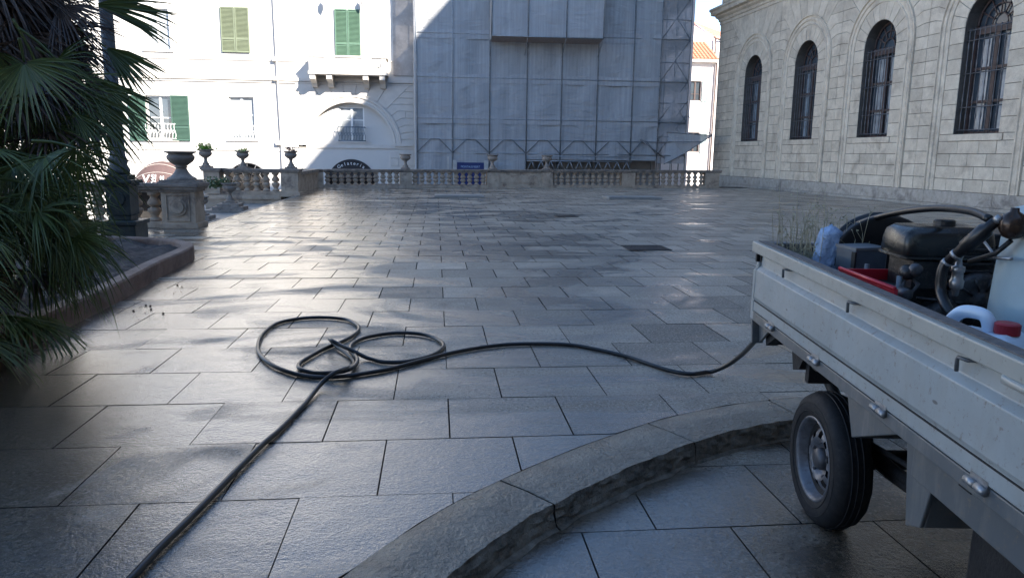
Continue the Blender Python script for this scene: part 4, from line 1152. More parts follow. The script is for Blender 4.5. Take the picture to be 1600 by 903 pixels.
# ------------------------------------------------------------------ lamp post
lp = thing('lamp_post', 'dark green cast iron lamp post with a square pedestal behind the palm', 'lamp post', (-5.09, 12.75, 0))
m = MB(); c = (-5.09, 12.75)
for h_, z0, z1 in ((.29, 0, .06), (.27, .06, .30), (.30, .30, .37), (.17, .37, .45)): m.box(c[0]-h_, c[0]+h_, c[1]-h_, c[1]+h_, z0, z1)
m.build('plinth', M['castgreen'], lp, .012)
m = MB(); m.box(c[0]-.185, c[0]+.185, c[1]-.185, c[1]+.185, .45, .92); 
m.prism([(c[0]+.12*cos(q*pi/10), .72+.12*sin(q*pi/10)) for q in range(20)], c[1]-.185, c[1]-.21, lambda a, b, n: Vector((a, n, b)))
m.build('pedestal', M['castgreen'], lp, .012)
m = MB()
for h_, z0, z1 in ((.21, .92, .96), (.25, .96, 1.02), (.17, 1.02, 1.10)): m.box(c[0]-h_, c[0]+h_, c[1]-h_, c[1]+h_, z0, z1)
m.build('pedestal_cap', M['castgreen'], lp, .01)
m = MB(); m.lathe([(.16, 1.10), (.17, 1.18), (.13, 1.26), (.15, 1.32), (.115, 1.4), (.105, 2.2), (.125, 2.24), (.125, 2.32), (.10, 2.36), (.095, 4.6), (.12, 4.66), (.05, 4.8)], (c[0]-.02, c[1], 0), 16)
m.build('shaft', M['castpost'], lp)
m = MB(); m.lathe([(.08, 4.8), (.20, 5.35), (.22, 5.38), (.05, 5.65), (.01, 5.8)], (c[0]-.02, c[1], 0), 6, smooth=False); m.build('lantern', M['lampglass'], lp)

# ------------------------------------------------------------------ planter
PB = [(-3.05, 3.6), (-3.10, 5.6), (-3.16, 7.5), (-3.30, 9.2), (-3.34, 10.3), (-3.45, 10.95), (-3.85, 11.5), (-4.5, 11.85), (-5.4, 12.0), (-8.4, 12.0), (-8.6, 3.75), (-8.4, 3.5), (-3.3, 3.5), (-3.06, 3.62)]
pl = thing('planter_bed', 'raised stone edged planting bed with bare soil below the palms', 'planter', (-4.5, 8, 0))
m = MB(); pth = smoothpath([(x, y, 0) for x, y in PB], 6)
n = len(pth); prof = [(.0, -.02), (.0, .17), (.015, .19), (.145, .19), (.16, .17), (.16, .0)]; vs = []
for i, p in enumerate(pth):
    t = (pth[min(i+1, n-1)]-pth[max(i-1, 0)]).normalized(); nn = Vector((-t.y, t.x, 0))
    for a, z in prof: vs.append(p+nn*a+Vector((0, 0, z)))
k = len(prof); m.add(vs, [(i*k+j, i*k+j+1, (i+1)*k+j+1, (i+1)*k+j) for i in range(n-1) for j in range(k-1)], .5)
m.build('border', M['border'], pl)
m = MB(); N_ = 60; vs = []
def xr_pl(y):
    return interp([(3.6, -3.19), (5.6, -3.24), (7.5, -3.3), (9.2, -3.43), (10.3, -3.47), (10.95, -3.58), (11.5, -3.98), (11.86, -4.7)], y)
for j in range(N_+1):
    y = 3.7+(11.86-3.7)*j/N_; xr = xr_pl(y)
    for i in range(N_+1):
        x = -8.5+(xr+8.5)*i/N_; vs.append((x, y,   .115+.07*noise.noise(Vector((x*1.6, y*1.6, 0)))+.06*noise.noise(Vector((x*5, y*5, 3)))))
m.add(vs, [(j*(N_+1)+i, j*(N_+1)+i+1, (j+1)*(N_+1)+i+1, (j+1)*(N_+1)+i) for j in range(N_) for i in range(N_)], .5, True)
m.build('soil', M['soil'], pl)
m = MB()
for i in range(34):
    q = gp(random.uniform(160, 235), random.uniform(445, 500)) if i < 26 else gp(random.uniform(200, 260), random.uniform(440, 500))
    if q.x < -3.0: q.x = -2.98+random.random()*.3
    r = random.choice((.004, .005, .006, .008, .014)); m.lathe([(r*.6, 0), (r, r*.4), (r*.5, r)], (q.x, q.y, .001), 6)
tag(m.build('soil_crumbs', M['soil']), 'scattered dark soil crumbs on the slabs beside the planter border', 'soil', kind='stuff')

# ------------------------------------------------------------------ palms
def fan(mb_, hub, d, up, R, n=26, spread=125, droop=.35, wid=.022, fold=.5, rr=random):
    d = d.normalized(); s = d.cross(up).normalized(); up = s.cross(d).normalized()
    for i in range(n):
        a = radians(-spread+2*spread*(i+.5)/n+rr.uniform(-2, 2)); L = R*(.80+.2*cos(a))*rr.uniform(.72, 1.08)
        dirv = (d*cos(a)+s*sin(a)+up*(.12*cos(2*a))).normalized(); side = dirv.cross(up).normalized()
        rnd = rr.random(); vs = []
        ts = (0.05, .35, .62, .85, 1.0); ws = (.3, 1.0, .7, .42, .04)
        kink = rr.uniform(.3, 2.6); wid_ = wid*rr.uniform(.55, .95)
        for t, w_ in zip(ts, ws):
            p = hub+dirv*(L*t)+Vector((0, 0, -1))*(droop*kink*R*t**2.6)
            hw = wid_*w_*(1 if t > .3 else 1)*R/.55
            vs += [p-side*hw+up*hw*fold, p, p+side*hw+up*hw*fold]
        fs = []
        for k in range(4):
            for j in (0, 1): fs.append((k*3+j, k*3+j+1, (k+1)*3+j+1, (k+1)*3+j))
        mb_.add(vs, fs, rnd)
def frond(parent, base, hub, d, R, mt, n=26, droop=.35, name='frond', spread=125, up=None, wid=.022):
    f = MB(); up = up or Vector((0, 0, 1))
    if abs(d.normalized().z) > .9: up = Vector((random.uniform(-1, 1), -1, 0))
    mid = (base+hub)/2+Vector((0, 0, .06*(hub-base).length))
    f.tube(smoothpath([base, mid, hub], 4), [.013-.0005*i for i in range(9)], 5)
    fan(f, hub, d, up, R, n, spread, droop, wid)
    return f.build(name, mt, parent)
B1 = Vector((-4.05, 7.1, .1))
pt = thing('fan_palm', 'tall fan palm with a brown fibrous trunk and hanging dead leaves at the left edge', 'palm', B1)
m = MB(); prof = []
for i in range(26):
    z = i*.17; prof.append((.20+.05*noise.noise(Vector((0, i*1.3, 0)))+.03*(i % 2), z))
m.lathe(prof, (B1.x, B1.y, .05), 18); m.build('trunk', M['fibre'], pt)
rnd = random.Random(5)
CR = Vector((-4.05, 7.1, 3.6))
for i in range(34):   # dead skirt
    a = rnd.uniform(-pi, pi) if i % 3 == 0 else rnd.uniform(-1.6, .6); z0 = rnd.uniform(2.6, 3.6)
    b = Vector((B1.x+.15*cos(a), B1.y+.15*sin(a), z0)); o_ = Vector((cos(a), sin(a), 0))
    h = b+o_*rnd.uniform(.25, .55)+Vector((0, 0, -rnd.uniform(.2, .6)))
    frond(pt, b, h, o_*rnd.uniform(.25, .8)+Vector((0, 0, -1)), rnd.uniform(.5, .75), M['frond_dead'], 22, .25, 'dead_frond', 70, up=o_, wid=.016)
for i in range(20):   # live crown above the frame
    a = rnd.uniform(-pi, pi); e = rnd.uniform(-.2, 1.2); d = Vector((cos(a)*cos(e), sin(a)*cos(e), sin(e)))
    frond(pt, CR, CR+d*rnd.uniform(.7, 1.0), d, .62, M['frond'], 26, .4)
def special(parent, bx, by, hx, hy, tx, ty, Y1, Y2, R, mt, n=26, spread=60, droop=.2, up=None, wid=.022):
    base = at(bx, by, Y1); hub = at(hx, hy, Y1+.05); tip = at(tx, ty, Y2)
    return frond(parent, base, hub, tip-hub, R, mt, n, droop, 'frond', spread, up, wid)
V = Vector
special(pt, 60, -30, 148, 8, 262, 24, 7.2, 7.4, .70, M['frond'], 20, 24, .10, up=V((0, -1, .3)), wid=.018)
special(pt, 62, 20, 165, 74, 243, 132, 7.0, 7.0, .56, M['frond'], 20, 26, .10, up=V((0, -1, .4)), wid=.018)
special(pt, 80, 40, 140, 118, 203, 205, 6.9, 6.9, .74, M['frond'], 26, 38, .08, up=V((.2, -1, .3)), wid=.015)
special(pt, 60, 60, 118, 138, 165, 250, 6.7, 6.6, .78, M['frond'], 26, 48, .06, up=V((.2, -1, .3)), wid=.014)
special(pt, 60, 60, 150, 130, 215, 190, 6.8, 6.8, .48, M['frond'], 20, 40, .10, up=V((.2, -1, .3)), wid=.013)
special(pt, 20, 30, 70, 130, 130, 240, 6.4, 6.4, .70, M['frond'], 30, 70, .1, up=V((.2, -1, .2)), wid=.014)
special(pt, 30, 60, 38, 98, 66, 190, 6.0, 5.9, .60, M['frond'], 30, 95, .1, up=V((.1, -1, .2)), wid=.013)
for i in range(26):
    hx, hy = rnd.uniform(-10, 128), rnd.uniform(70, 250); a = rnd.uniform(.1, 1.5); L = rnd.uniform(60, 100); Yh = rnd.uniform(6.2, 7.3)
    if hx+L*cos(a) > 205: hx -= 40
    special(pt, hx-60, hy-50, hx, hy, hx+L*cos(a), hy+L*sin(a), Yh, Yh+rnd.uniform(-.3, .2), rnd.uniform(.42, .62), M['frond'] if rnd.random() < .7 else M['frond_dead'], 24, rnd.uniform(45, 95), .2, up=V((rnd.uniform(-.3, .4), -1, rnd.uniform(-.2, .5))), wid=.012)
for i in range(22):
    hx, hy = rnd.uniform(-20, 95), rnd.uniform(-60, 70); a = rnd.uniform(.2, 1.2); L = rnd.uniform(70, 110); Yh = rnd.uniform(6.4, 7.1)
    special(pt, hx-60, hy-40, hx, hy, hx+L*cos(a), hy+L*sin(a), Yh, Yh+rnd.uniform(-.3, .3), rnd.uniform(.5, .7), M['frond_dead'], 24, rnd.uniform(30, 60), .2, up=V((rnd.uniform(-.3, .4), -1, rnd.uniform(0, .5))), wid=.011)
B2 = Vector((-3.95, 6.1, .12))
p2 = thing('low_fan_palm', 'dense bushy fan palm with arching green leaves spilling over the planter border', 'palm', B2)
m = MB(); m.lathe([(.30, 0), (.26, .2), (.22, .5), (.2, .9), (.1, 1.1)], (B2.x, B2.y, .05), 14); m.build('trunk', M['fibre'], p2)
for i in range(66):
    a = rnd.uniform(-2.0, .9) if i % 9 else rnd.uniform(-pi, pi)
    e = rnd.uniform(-.12, 1.15); zb = .2+rnd.random()*1.1
    b = B2+Vector((.15*cos(a), .15*sin(a), zb)); d = Vector((cos(a)*cos(e), sin(a)*cos(e), sin(e)))
    Lp = rnd.uniform(.45, .95)*(1.0 if e < .9 else .9)
    h = b+d*Lp; R = rnd.uniform(.46, .62)
    reach = max(h.x+R*cos(e)*cos(a), h.x)
    if reach > -2.3: h.x -= (reach+2.3)
    dd = d+Vector((0, 0, -rnd.uniform(.1, .55)))
    frond(p2, b, h, dd, R, M['frond'] if rnd.random() < .9 else M['frond_dead'], 28, rnd.uniform(.08, .38), wid=.0165, spread=rnd.uniform(75, 120))
for i in range(30):
    hx, hy = rnd.uniform(20, 125), rnd.uniform(225, 400); a = rnd.uniform(-.35, 1.0); L = rnd.uniform(50, 80); Yh = rnd.uniform(5.4, 6.6)
    tx = min(hx+L*cos(a), 195-max(0, hy-340)*.4); hx = tx-L*cos(a)
    special(p2, hx-70, hy-10+rnd.uniform(-20, 50), hx, hy, tx, hy+L*sin(a), Yh, Yh+rnd.uniform(-.25, .2), rnd.uniform(.40, .52), M['frond'], 26, rnd.uniform(60, 110), rnd.uniform(.15, .4), up=V((rnd.uniform(-.2, .6), -1, rnd.uniform(.2, 1.2))), wid=.012)
B3 = Vector((-3.95, 4.75, .1))
p3 = thing('young_fan_palm', 'small fan palm at the lower left corner with drooping narrow leaves', 'palm', B3)
m = MB(); m.lathe([(.22, 0), (.2, .3), (.12, .6)], (B3.x, B3.y, .05), 12); m.build('trunk', M['fibre'], p3)
for i in range(90):
    a = rnd.uniform(-1.9, 1.6); e = rnd.uniform(-.15, 1.25)
    b = B3+Vector((.1*cos(a), .1*sin(a), .15+rnd.random()*.5)); d = Vector((cos(a)*cos(e), sin(a)*cos(e), sin(e)))
    h = b+d*rnd.uniform(.45, 1.05); R = rnd.uniform(.42, .58)
    reach = h.x+R*cos(e)*cos(a)
    if reach > -2.5: h.x -= reach+2.5
    frond(p3, b, h, d+Vector((0, 0, -rnd.uniform(.2, .7))), R, M['frond'], 28, rnd.uniform(.12, .5), wid=.0155, spread=rnd.uniform(70, 115))

# ------------------------------------------------------------------ things lying on the plaza
for (x0, x1, y0, y1, lab) in ((-.06, 1.66, 25.9, 26.9, 'left pale stone cover slab lying near the far balustrade'), (6.0, 7.9, 25.6, 26.7, 'right pale stone cover slab lying near the far balustrade')):
    m = MB(); m.box(x0, x1, y0, y1, .004, .075); m.box(x0+.06, x1-.06, y0+.06, y1-.06, .077, .085)
    tag(m.build('stone_cover', M['cover'], bevel=.008, loc=((x0+x1)/2, (y0+y1)/2, 0)), lab, 'cover')
def grate(x0, x1, y0, y1, lab):
    m = MB(); m.box(x0, x1, y0, y0+.03, .003, .012); m.box(x0, x1, y1-.03, y1, .003, .012); m.box(x0, x0+.03, y0+.03, y1-.03, .003, .012); m.box(x1-.03, x1, y0+.03, y1-.03, .003, .012)
    k = int((x1-x0)/.05)
    for i in range(1, k): x = x0+(x1-x0)*i/k; m.box(x-.012, x+.012, y0+.03, y1-.03, .003, .010)
    m.box(x0+.01, x1-.01, y0+.01, y1-.01, .0015, .0025)
    tag(m.build('drain_grate', M['grate'], loc=((x0+x1)/2, (y0+y1)/2, 0)), lab, 'drain')
grate(3.10, 3.80, 11.65, 12.30, 'nearer square iron drain grate set in the wet slabs')
grate(2.95, 3.48, 18.0, 18.6, 'farther small iron drain grate in the middle of the plaza')

# hose
R6 = lambda x, y: gp(400+x*.25, 480+y*.25, .018)
def H6(x, y, z=0): p = gp(400+x*.25, 480+y*.25, .018+z); return p
R7 = lambda x, y: gp(800+x*.28125, 480+y*.28125, .018)
pts = []
DV = Vector((.112, .993, .023)).normalized()
pts += [Vector((1.95, 3.55, .50)), at(1195, 512, 4.0), at(1178, 534, 4.28)]
end = [(1100, 360), (1000, 371), (900, 357), (800, 328), (650, 277), (500, 240), (350, 212), (200, 203), (0, 205)]
g0 = R7(1200, 322)
pts += [at(1160, 553, 4.55), at(1137, 570, 4.74)]+[R7(a, b) for a, b in end]
pts += [H6(*q) for q in ((1400, 252), (1200, 290), (1000, 342), (850, 382), (700, 410), (560, 430), (400, 437), (250, 417), (120, 370), (40, 312), (12, 250), (40, 170), (130, 102), (280, 70), (430, 64), (560, 76), (628, 108), (642, 140))]
pts += [H6(600, 180, 0), H6(520, 222, .0), H6(420, 262), H6(330, 312), H6(272, 352), H6(276, 385), H6(350, 408, .0), H6(480, 408, .034), H6(570, 392, .036), H6(622, 360, .03), H6(632, 322, .03), H6(606, 288, .02), H6(590, 250), H6(620, 216), H6(700, 186), H6(850, 162), H6(1000, 164), H6(1100, 186), H6(1162, 220), H6(1168, 252), H6(1100, 300), H6(950, 338), H6(800, 342), H6(700, 318), H6(600, 270, .045), H6(520, 232, .06), H6(470, 205, .075), H6(462, 200, .045), H6(500, 240, .012), H6(580, 300, .0), H6(612, 340, .0), H6(600, 370, .012), H6(540, 390, .07), H6(480, 417, .07), H6(400, 485, .02), H6(300, 608), H6(150, 762), H6(0, 895)]
pts += [gp(300, 806, .018), gp(250, 855, .018), gp(205, 903, .018), gp(150, 960, .018), gp(80, 1060, .018)]
m = MB(); sp_ = smoothpath(pts, 7)
sp_ = [Vector((p.x, p.y, max(p.z, .018))) for p in sp_]
m.tube(sp_, .0155, 10)
tag(m.build('water_hose', M['rubber'], loc=gp(520, 600)), 'long black rubber hose coiled on the wet paving and leading to the truck', 'hose')

# ------------------------------------------------------------------ truck
TD = ray(815, 214).normalized(); TX = TD.cross(Vector((0, 0, 1))).normalized(); TZ = TX.cross(TD)
TO = Vector((1.625, 3.027, -.132))
def TT(u, v, w): return TO-TX*u+TD*v+TZ*w      # u outwards to the camera side, v to the tail, w up
def tpx(x, y, u):
    r_ = ray(x, y); Q = TO-TX*u; return CAM+r_*((Q-CAM).dot(TX)/r_.dot(TX))
def tloc(x, y, u):
    q = tpx(x, y, u)-TO; return q.dot(TD), q.dot(TZ)
TW_ = 1.42; VB, VF = .83, -1.95
truck = thing('flatbed_truck', 'small old white flatbed truck with a drop side bed parked over the kerb', 'truck', TT(-.7, -.5, 0))
def tb(m, u0, u1, v0, v1, w0, w1, rnd=None): m.box(u0, u1, v0, v1, w0, w1, T=TT, rnd=rnd)
# side board: pressed profile swept along the bed
def sideboard(v0, v1, flip=False):
    f = MB()
    pr = [(-.030, 1.112), (-.022, 1.045), (.004, 1.022), (.006, .875), (.000, .858), (.004, .850), (.004, .800), (-.004, .796), (-.03, .796), (-.05, .80), (-.05, 1.11)]
    if flip: pr = [(-TW_-a, b) for a, b in pr]
    vs = []; n = 14
    for i in range(n+1):
        v = v0+(v1-v0)*i/n
        for a, b in pr: vs.append(TT(a+.0025*noise.noise(Vector((v*3, b*5, 0))), v, b))
    k = len(pr); fs = [(i*k+j, i*k+(j+1) % k, (i+1)*k+(j+1) % k, (i+1)*k+j) for i in range(n) for j in range(k)]
    fs += [tuple(range(k)), tuple(n*k+j for j in range(k))[::-1]]
    f.add(vs, fs, .5); return f
sb = sideboard(VF, VB-.035).build('side_board', M['paint'], truck, .003)
sideboard(VF, VB-.035, True).build('side_board', M['paint'], truck)
f = MB(); tb(f, -.002, .006, VF, VB-.04, .852, .857); f.build('seam', M['under'], sb)
# rails
for s in (0, 1):
    f = MB(); a, b = ((-.055, .022) if s == 0 else (-TW_-.022, -TW_+.055))
    tb(f, a, b, VF, VB+.01, 1.115, 1.172); ro = f.build('top_rail', M['rail'], truck, .006)
    f = MB(); tb(f, a+.004, b-.026 if s == 0 else b-.008, VF, VB-.01, 1.1725, 1.1765); f.build('rail_strip', M['wood'], ro)
# tailgate
f = MB(); tb(f, -TW_+.04, -.04, VB-.045, VB-.01, .80, 1.115); tg = f.build('tailgate', M['paint'], truck, .006)
f = MB(); tb(f, -TW_-.01, .01, VB-.05, VB+.015, 1.12, 1.17); f.build('tailgate_rail', M['steel_dark'], tg, .006)
# corner post
f = MB(); tb(f, -.05, .002, VB-.034, VB+.02, .745, 1.02); f.prism([(VB-.034, 1.02), (VB+.02, 1.02), (VB-.005, 1.06), (VB-.034, 1.06)], -.05, -.006, lambda a, b, n: TT(n, a, b))
f.build('corner_post', M['paint'], truck, .006)
f = MB(); tb(f, -.05, -.02, VB-.03, VB-.005, 1.06, 1.115); tb(f, -.03, -.005, VB+.0, VB+.02, 1.06, 1.10); f.build('corner_latch', M['under'], truck)
# bed floor and frame edge
f = MB(); tb(f, -TW_+.06, -.06, VF, VB-.05, .775, .80); f.build('bed_floor', M['wood'], truck)
f = MB(); tb(f, -.045, .001, VF, VB, .742, .793); tb(f, -TW_, -TW_+.045, VF, VB, .742, .793); tb(f, -TW_+.045, -.045, VB-.06, VB, .745, .79)
f.build('bed_frame', M['frame'], truck, .004)
f = MB()
for u in (-.38, -1.04): tb(f, u-.04, u+.04, VF-.6, VB-.05, .60, .74)
for v in (-1.6, -1.1, -.55, .05, .6): tb(f, -TW_+.05, -.05, v-.03, v+.03, .70, .774)
f.build('chassis_beam', M['under'], truck)
f = MB(); tb(f, -.14, -.055, VF, -.80, .60, .742); f.build('side_member', M['frame'], truck, .006)
f = MB(); tb(f, -.75, -.15, VF, -1.0, .32, .62); f.build('underbody_box', M['under'], truck, .02)
# hinges, hooks, handle
for v in (.495, -.079, -.669, -1.241, -1.75):
    f = MB()
    for a, b in ((-.045, -.004), (.004, .045)): f.tube([TT(.012, v+a, .782), TT(.012, v+b, .782)], .0125, 8)
    tb(f, -.001, .006, v-.04, v+.04, .785, .81); f.build('hinge', M['alu'], truck)
for v in (.389, -.336, -1.072, -1.7):
    f = MB(); f.tube([TT(-.045, v-.045, 1.100), TT(.0, v-.04, 1.100), TT(.004, v+.0, 1.098), TT(.004, v+.004, 1.09), TT(.002, v+.004, 1.055)], .006, 6); f.build('rope_hook', M['steel_dark'], truck)
v_, w_ = tloc(1590, 603, .02)
f = MB(); f.tube([TT(-.02, v_+.09, w_+.03), TT(.02, v_+.05, w_), TT(.022, v_-.15, w_), TT(-.02, v_-.19, w_+.03)], .012, 8); f.build('side_handle', M['rail'], truck)
# wheel
def wheel(u, v, side=1):
    f = MB(); R, Wd = .300, .165
    T = lambda x, y, z: TT(u-side*z, v+x, .30+y)
    prof = [(.185, .012), (.20, .004), (.235, -.002), (.262, .002), (.280, .012), (.2925, .026), (.2985, .045), (.300, .0825), (.2985, .120), (.2925, .139), (.28, .153), (.235, .167), (.19, .155)]
    n = 64; vs = []; fs = []
    for k, (r, z) in enumerate(prof):
        for i in range(n):
            a = 2*pi*i/n; rr = r
            if .04 < z < .125 and k in (6, 7, 8) : rr -= .0035*(i % 2)
            if k in (4, 5, 9, 10): rr -= .0025*((i//2) % 2)
            vs.append(T(rr*cos(a), rr*sin(a), z))
    for k in range(len(prof)-1):
        for i in range(n):
            j = (i+1) % n; fs.append((k*n+i, k*n+j, (k+1)*n+j, (k+1)*n+i))
    f.add(vs, fs, .5, True)
    for z in (.058, .082, .107):     # tread grooves as raised ribs
        f.tube([T(.3005*cos(2*pi*i/48), .3005*sin(2*pi*i/48), z) for i in range(48)], .004, 4, closed=True)
    for r in (.215, .252): f.tube([T(r*cos(2*pi*i/48), r*sin(2*pi*i/48), .0005) for i in range(48)], .002, 4, closed=True)
    w = f.build('wheel', M['tyre'], truck)
    f = MB(); prof = [(.192, .010), (.186, .004), (.178, .010), (.170, .022), (.163, .052), (.155, .066), (.140, .060), (.118, .040), (.098, .034), (.082, .040), (.070, .060), (.062, .066), (.0, .066)]
    vs = []; fs = []; n = 60
    for k, (r, z) in enumerate(prof):
        for i in range(n): a = 2*pi*i/n; vs.append(T(max(r, .0005)*cos(a), max(r, .0005)*sin(a), z))
    for k in range(len(prof)-1):
        for i in range(n):
            j = (i+1) % n
            if k in (6, 7) and i % 6 in (1, 2, 3): continue      # vent slots
            fs.append((k*n+i, k*n+j, (k+1)*n+j, (k+1)*n+i))
    f.add(vs, fs, .5, True); rim = f.build('rim', M['rim'], w)
    f = MB()
    f.tube([T(.2*cos(2*pi*i/32)*.8, .2*sin(2*pi*i/32)*.8, .10) for i in range(32)], .05, 6, closed=True)
    f.lathe([(.15, .085), (.15, .13)], T=T, n=24); f.build('brake_drum', M['under'], w)
    f = MB(); f.lathe([(.052, .064), (.050, .040), (.042, .026), (.02, .022)], T=T, n=20)
    for i in range(5):
        a = 2*pi*i/5+.3; f.lathe([(.011, .060), (.011, .042), (.008, .038)], c=(.066*cos(a)*1.25, .066*sin(a)*1.25, 0), T=T, n=6, smooth=False)
    f.build('hub', M['hub'], w)
wheel(-.05, 0); wheel(-TW_+.05, 0, -1); wheel(-.05, -2.1); wheel(-TW_+.05, -2.1, -1)
f = MB(); f.tube([TT(-.2, 0, .3), TT(-TW_+.2, 0, .3)], .045, 10); f.lathe([(.02, -.14), (.11, -.07), (.12, 0), (.11, .07), (.02, .14)], T=lambda x, y, z: TT(-.7+z, x, .3+y), n=16); f.build('rear_axle', M['under'], truck)
f = MB()
for u in (-.32, -1.1):
    f.tube(smoothpath([TT(u, .62, .56), TT(u, .3, .40), TT(u, 0, .345), TT(u, -.35, .36), TT(u, -.72, .46)], 4), .028, 6)
    f.tube(smoothpath([TT(u, .3, .37), TT(u, 0, .31), TT(u, -.35, .33)], 4), .025, 6)
f.tube([TT(-.28, .1, .62), TT(-.30, -.05, .30)], .025, 8)
f.build('leaf_spring', M['under'], truck)
f = MB(); f.tube([TT(-.25, -.05, .42), TT(-.3, -.9, .50)], .012, 6); f.tube([TT(-.55, .75, .42), TT(-.55, -.1, .45), TT(-.6, -1.8, .45)], .03, 8); f.build('exhaust_pipe', M['under'], truck)
# arch pieces before and behind the wheel
A = lambda a, b, n: TT(n, a, b)
f = MB(); f.prism([(.30, .742), (.13, .742), (.19, .66), (.26, .635)], -.10, -.035, A); f.prism([(.30, .742), (-.05, .742), (-.05, .715), (.24, .70)], -.30, -.10, A); tb(f, -.36, -.06, .13, .17, .61, .742); f.build('mudguard', M['under'], truck)
a1 = tloc(1321, 617, -.045); a2 = tloc(1330, 683, -.045); a3 = tloc(1399, 683, -.045); a4 = tloc(1440, 722, -.045)
f = MB(); f.prism([(a1[0], .742), (a2[0], a2[1]), (a3[0], a3[1]+.01), (a4[0], .742)], -.06, -.045, A); f.prism([(a1[0], .742), (a2[0], a2[1]), (a2[0]-.01, a2[1]), (a1[0]-.01, .742)], -.30, -.06, A); f.build('wheel_arch_panel', M['frame'], truck, .004)
f = MB(); 
b1 = tloc(1414, 700, -.06); b2 = tloc(1414, 820, -.06); b3 = tloc(1434, 822, -.06); b4 = tloc(1456, 762, -.06)
f.prism([(b1[0], .742), (b2[0], b2[1]), (b3[0]-.01, b3[1]), (b4[0], b4[1]), (b4[0], .742)], -.075, -.06, A)
f.prism([(b2[0], .742), (b2[0], b2[1]), (b2[0]-.012, b2[1]), (b2[0]-.012, .742)], -.30, -.075, A)
f.prism([(b3[0], b3[1]), (b4[0], .742), (b4[0]-.012, .742), (b3[0]-.012, b3[1])], -.30, -.075, A)
f.build('hanging_bracket', M['frame'], truck, .004)
# tail gusset
f = MB(); f.prism([(VB, .742), (VB-.02, .742), (VB-.05, .62), (VB-.03, .615)], -.06, .0, A); f.prism([(VB-.02, .742), (VB-.22, .742), (VB-.06, .625)], -.05, -.035, A); f.build('tail_bracket', M['frame'], truck, .003)
f = MB(); tb(f, -TW_+.1, -.07, VB-.10, VB-.06, .625, .742); f.prism([(VB-.05, .742), (VB-.30, .742), (VB-.10, .62)], -.12, -.06, A); f.build('rear_crossmember', M['under'], truck)
# headboard and cab (ahead of the picture)
f = MB(); tb(f, -TW_, -.0, VF-.02, VF+.015, .78, 1.32)
for u in (-.03, -.5, -.95, -TW_+.03): f.tube([TT(u, VF, .8), TT(u, VF, 1.62)], .018, 8)
f.tube([TT(-.03, VF, 1.62), TT(-TW_+.03, VF, 1.62)], .018, 8); f.build('headboard', M['paint'], truck)
f = MB(); T3 = lambda a, b, n: TT(n, VF-.06-a, b)
f.prism([(0, .35), (1.35, .35), (1.42, .75), (1.36, 1.02), (1.02, 1.68), (.05, 1.70), (0, 1.6)], -TW_+.02, -.02, T3); cab = f.build('cab', M['paint'], truck, .05)
f = MB(); f.prism([(.30, 1.06), (1.10, 1.06), (.92, 1.55), (.30, 1.56)], -.019, -.012, T3); f.prism([(.30, 1.06), (1.10, 1.06), (.92, 1.55), (.30, 1.56)], -TW_+.012, -TW_+.019, T3); f.build('cab_window', M['glass'], cab)
f = MB(); f.prism([(1.372, 1.05), (1.378, 1.052), (1.062, 1.62), (1.056, 1.618)], -TW_+.12, -.12, T3); f.build('windscreen', M['glass'], cab)

# ------------------------------------------------------------------ load on the bed
def lt(x, y, u): return tpx(x, y, u)
# dry weeds in the rear corner
m = MB(); rw = random.Random(3)
for i in range(115):
    u = -rw.uniform(.05, .42); v = rw.uniform(.52, .76) - (.0 if rw.random() < .7 else .15)
    hgt = rw.uniform(.34, .56)*(1.28 if rw.random() < .08 else 1)
    if u > -.16 and rw.random() < .2: hgt *= 1.25
    p = TT(u, v, .80); q = p+Vector((rw.gauss(0, .04), rw.gauss(0, .03), hgt)); r_ = rw.random()
    mid = (p+q)/2+Vector((rw.gauss(0, .015), rw.gauss(0, .015), 0))
    L = smoothpath([p, mid, q], 4); m.tube(L, .0015, 3, rnd=r_)
    for k in range(rw.randint(3, 7)):
        s = L[rw.randint(3, len(L)-1)]; e = s+Vector((rw.gauss(0, .03), rw.gauss(0, .03), rw.uniform(.01, .05))); m.tube([s, e], .0009, 3, rnd=r_)
        b = Vector((rw.gauss(0, 1), rw.gauss(0, 1), rw.gauss(0, 1))).normalized()*.009
        m.add([e, e+b, e+b+Vector((.003, 0, .006)), e+Vector((0, .003, .007))], [(0, 1, 2, 3)], r_)
tag(m.build('dry_weeds', M['weed'], loc=TT(-.3, .6, .8)), 'bundle of dry thin weed stalks standing in the rear corner of the truck bed', 'weeds')
# blue plastic bag
m = MB(); c = lt(1292, 398, -.24); nb_ = 22; vs = []
for k in range(15):
    f_ = k/14; z = -.16+.30*f_
    for i in range(nb_):
        a = 2*pi*i/nb_; r = (.095*(1-.35*f_))*(1+.35*noise.noise(Vector((cos(a)*2, sin(a)*2, f_*3.5)))+.12*noise.noise(Vector((cos(a)*6, sin(a)*6, f_*9))))
        if k == 14: r *= .35
        vs.append(c+TX*(r*cos(a)*.85+.010*f_)+TD*(r*sin(a)*.6)+Vector((0, 0, z+.02*noise.noise(Vector((a, f_*5, 1))))))
m.add(vs, [(k*nb_+i, k*nb_+(i+1) % nb_, (k+1)*nb_+(i+1) % nb_, (k+1)*nb_+i) for k in range(14) for i in range(nb_)]+[tuple(14*nb_+i for i in range(nb_))], .5, True)
tag(m.build('plastic_bag', M['bag'], loc=c-Vector((0, 0, .16))), 'crumpled pale blue plastic bag standing in the truck bed beside the weeds', 'bag')
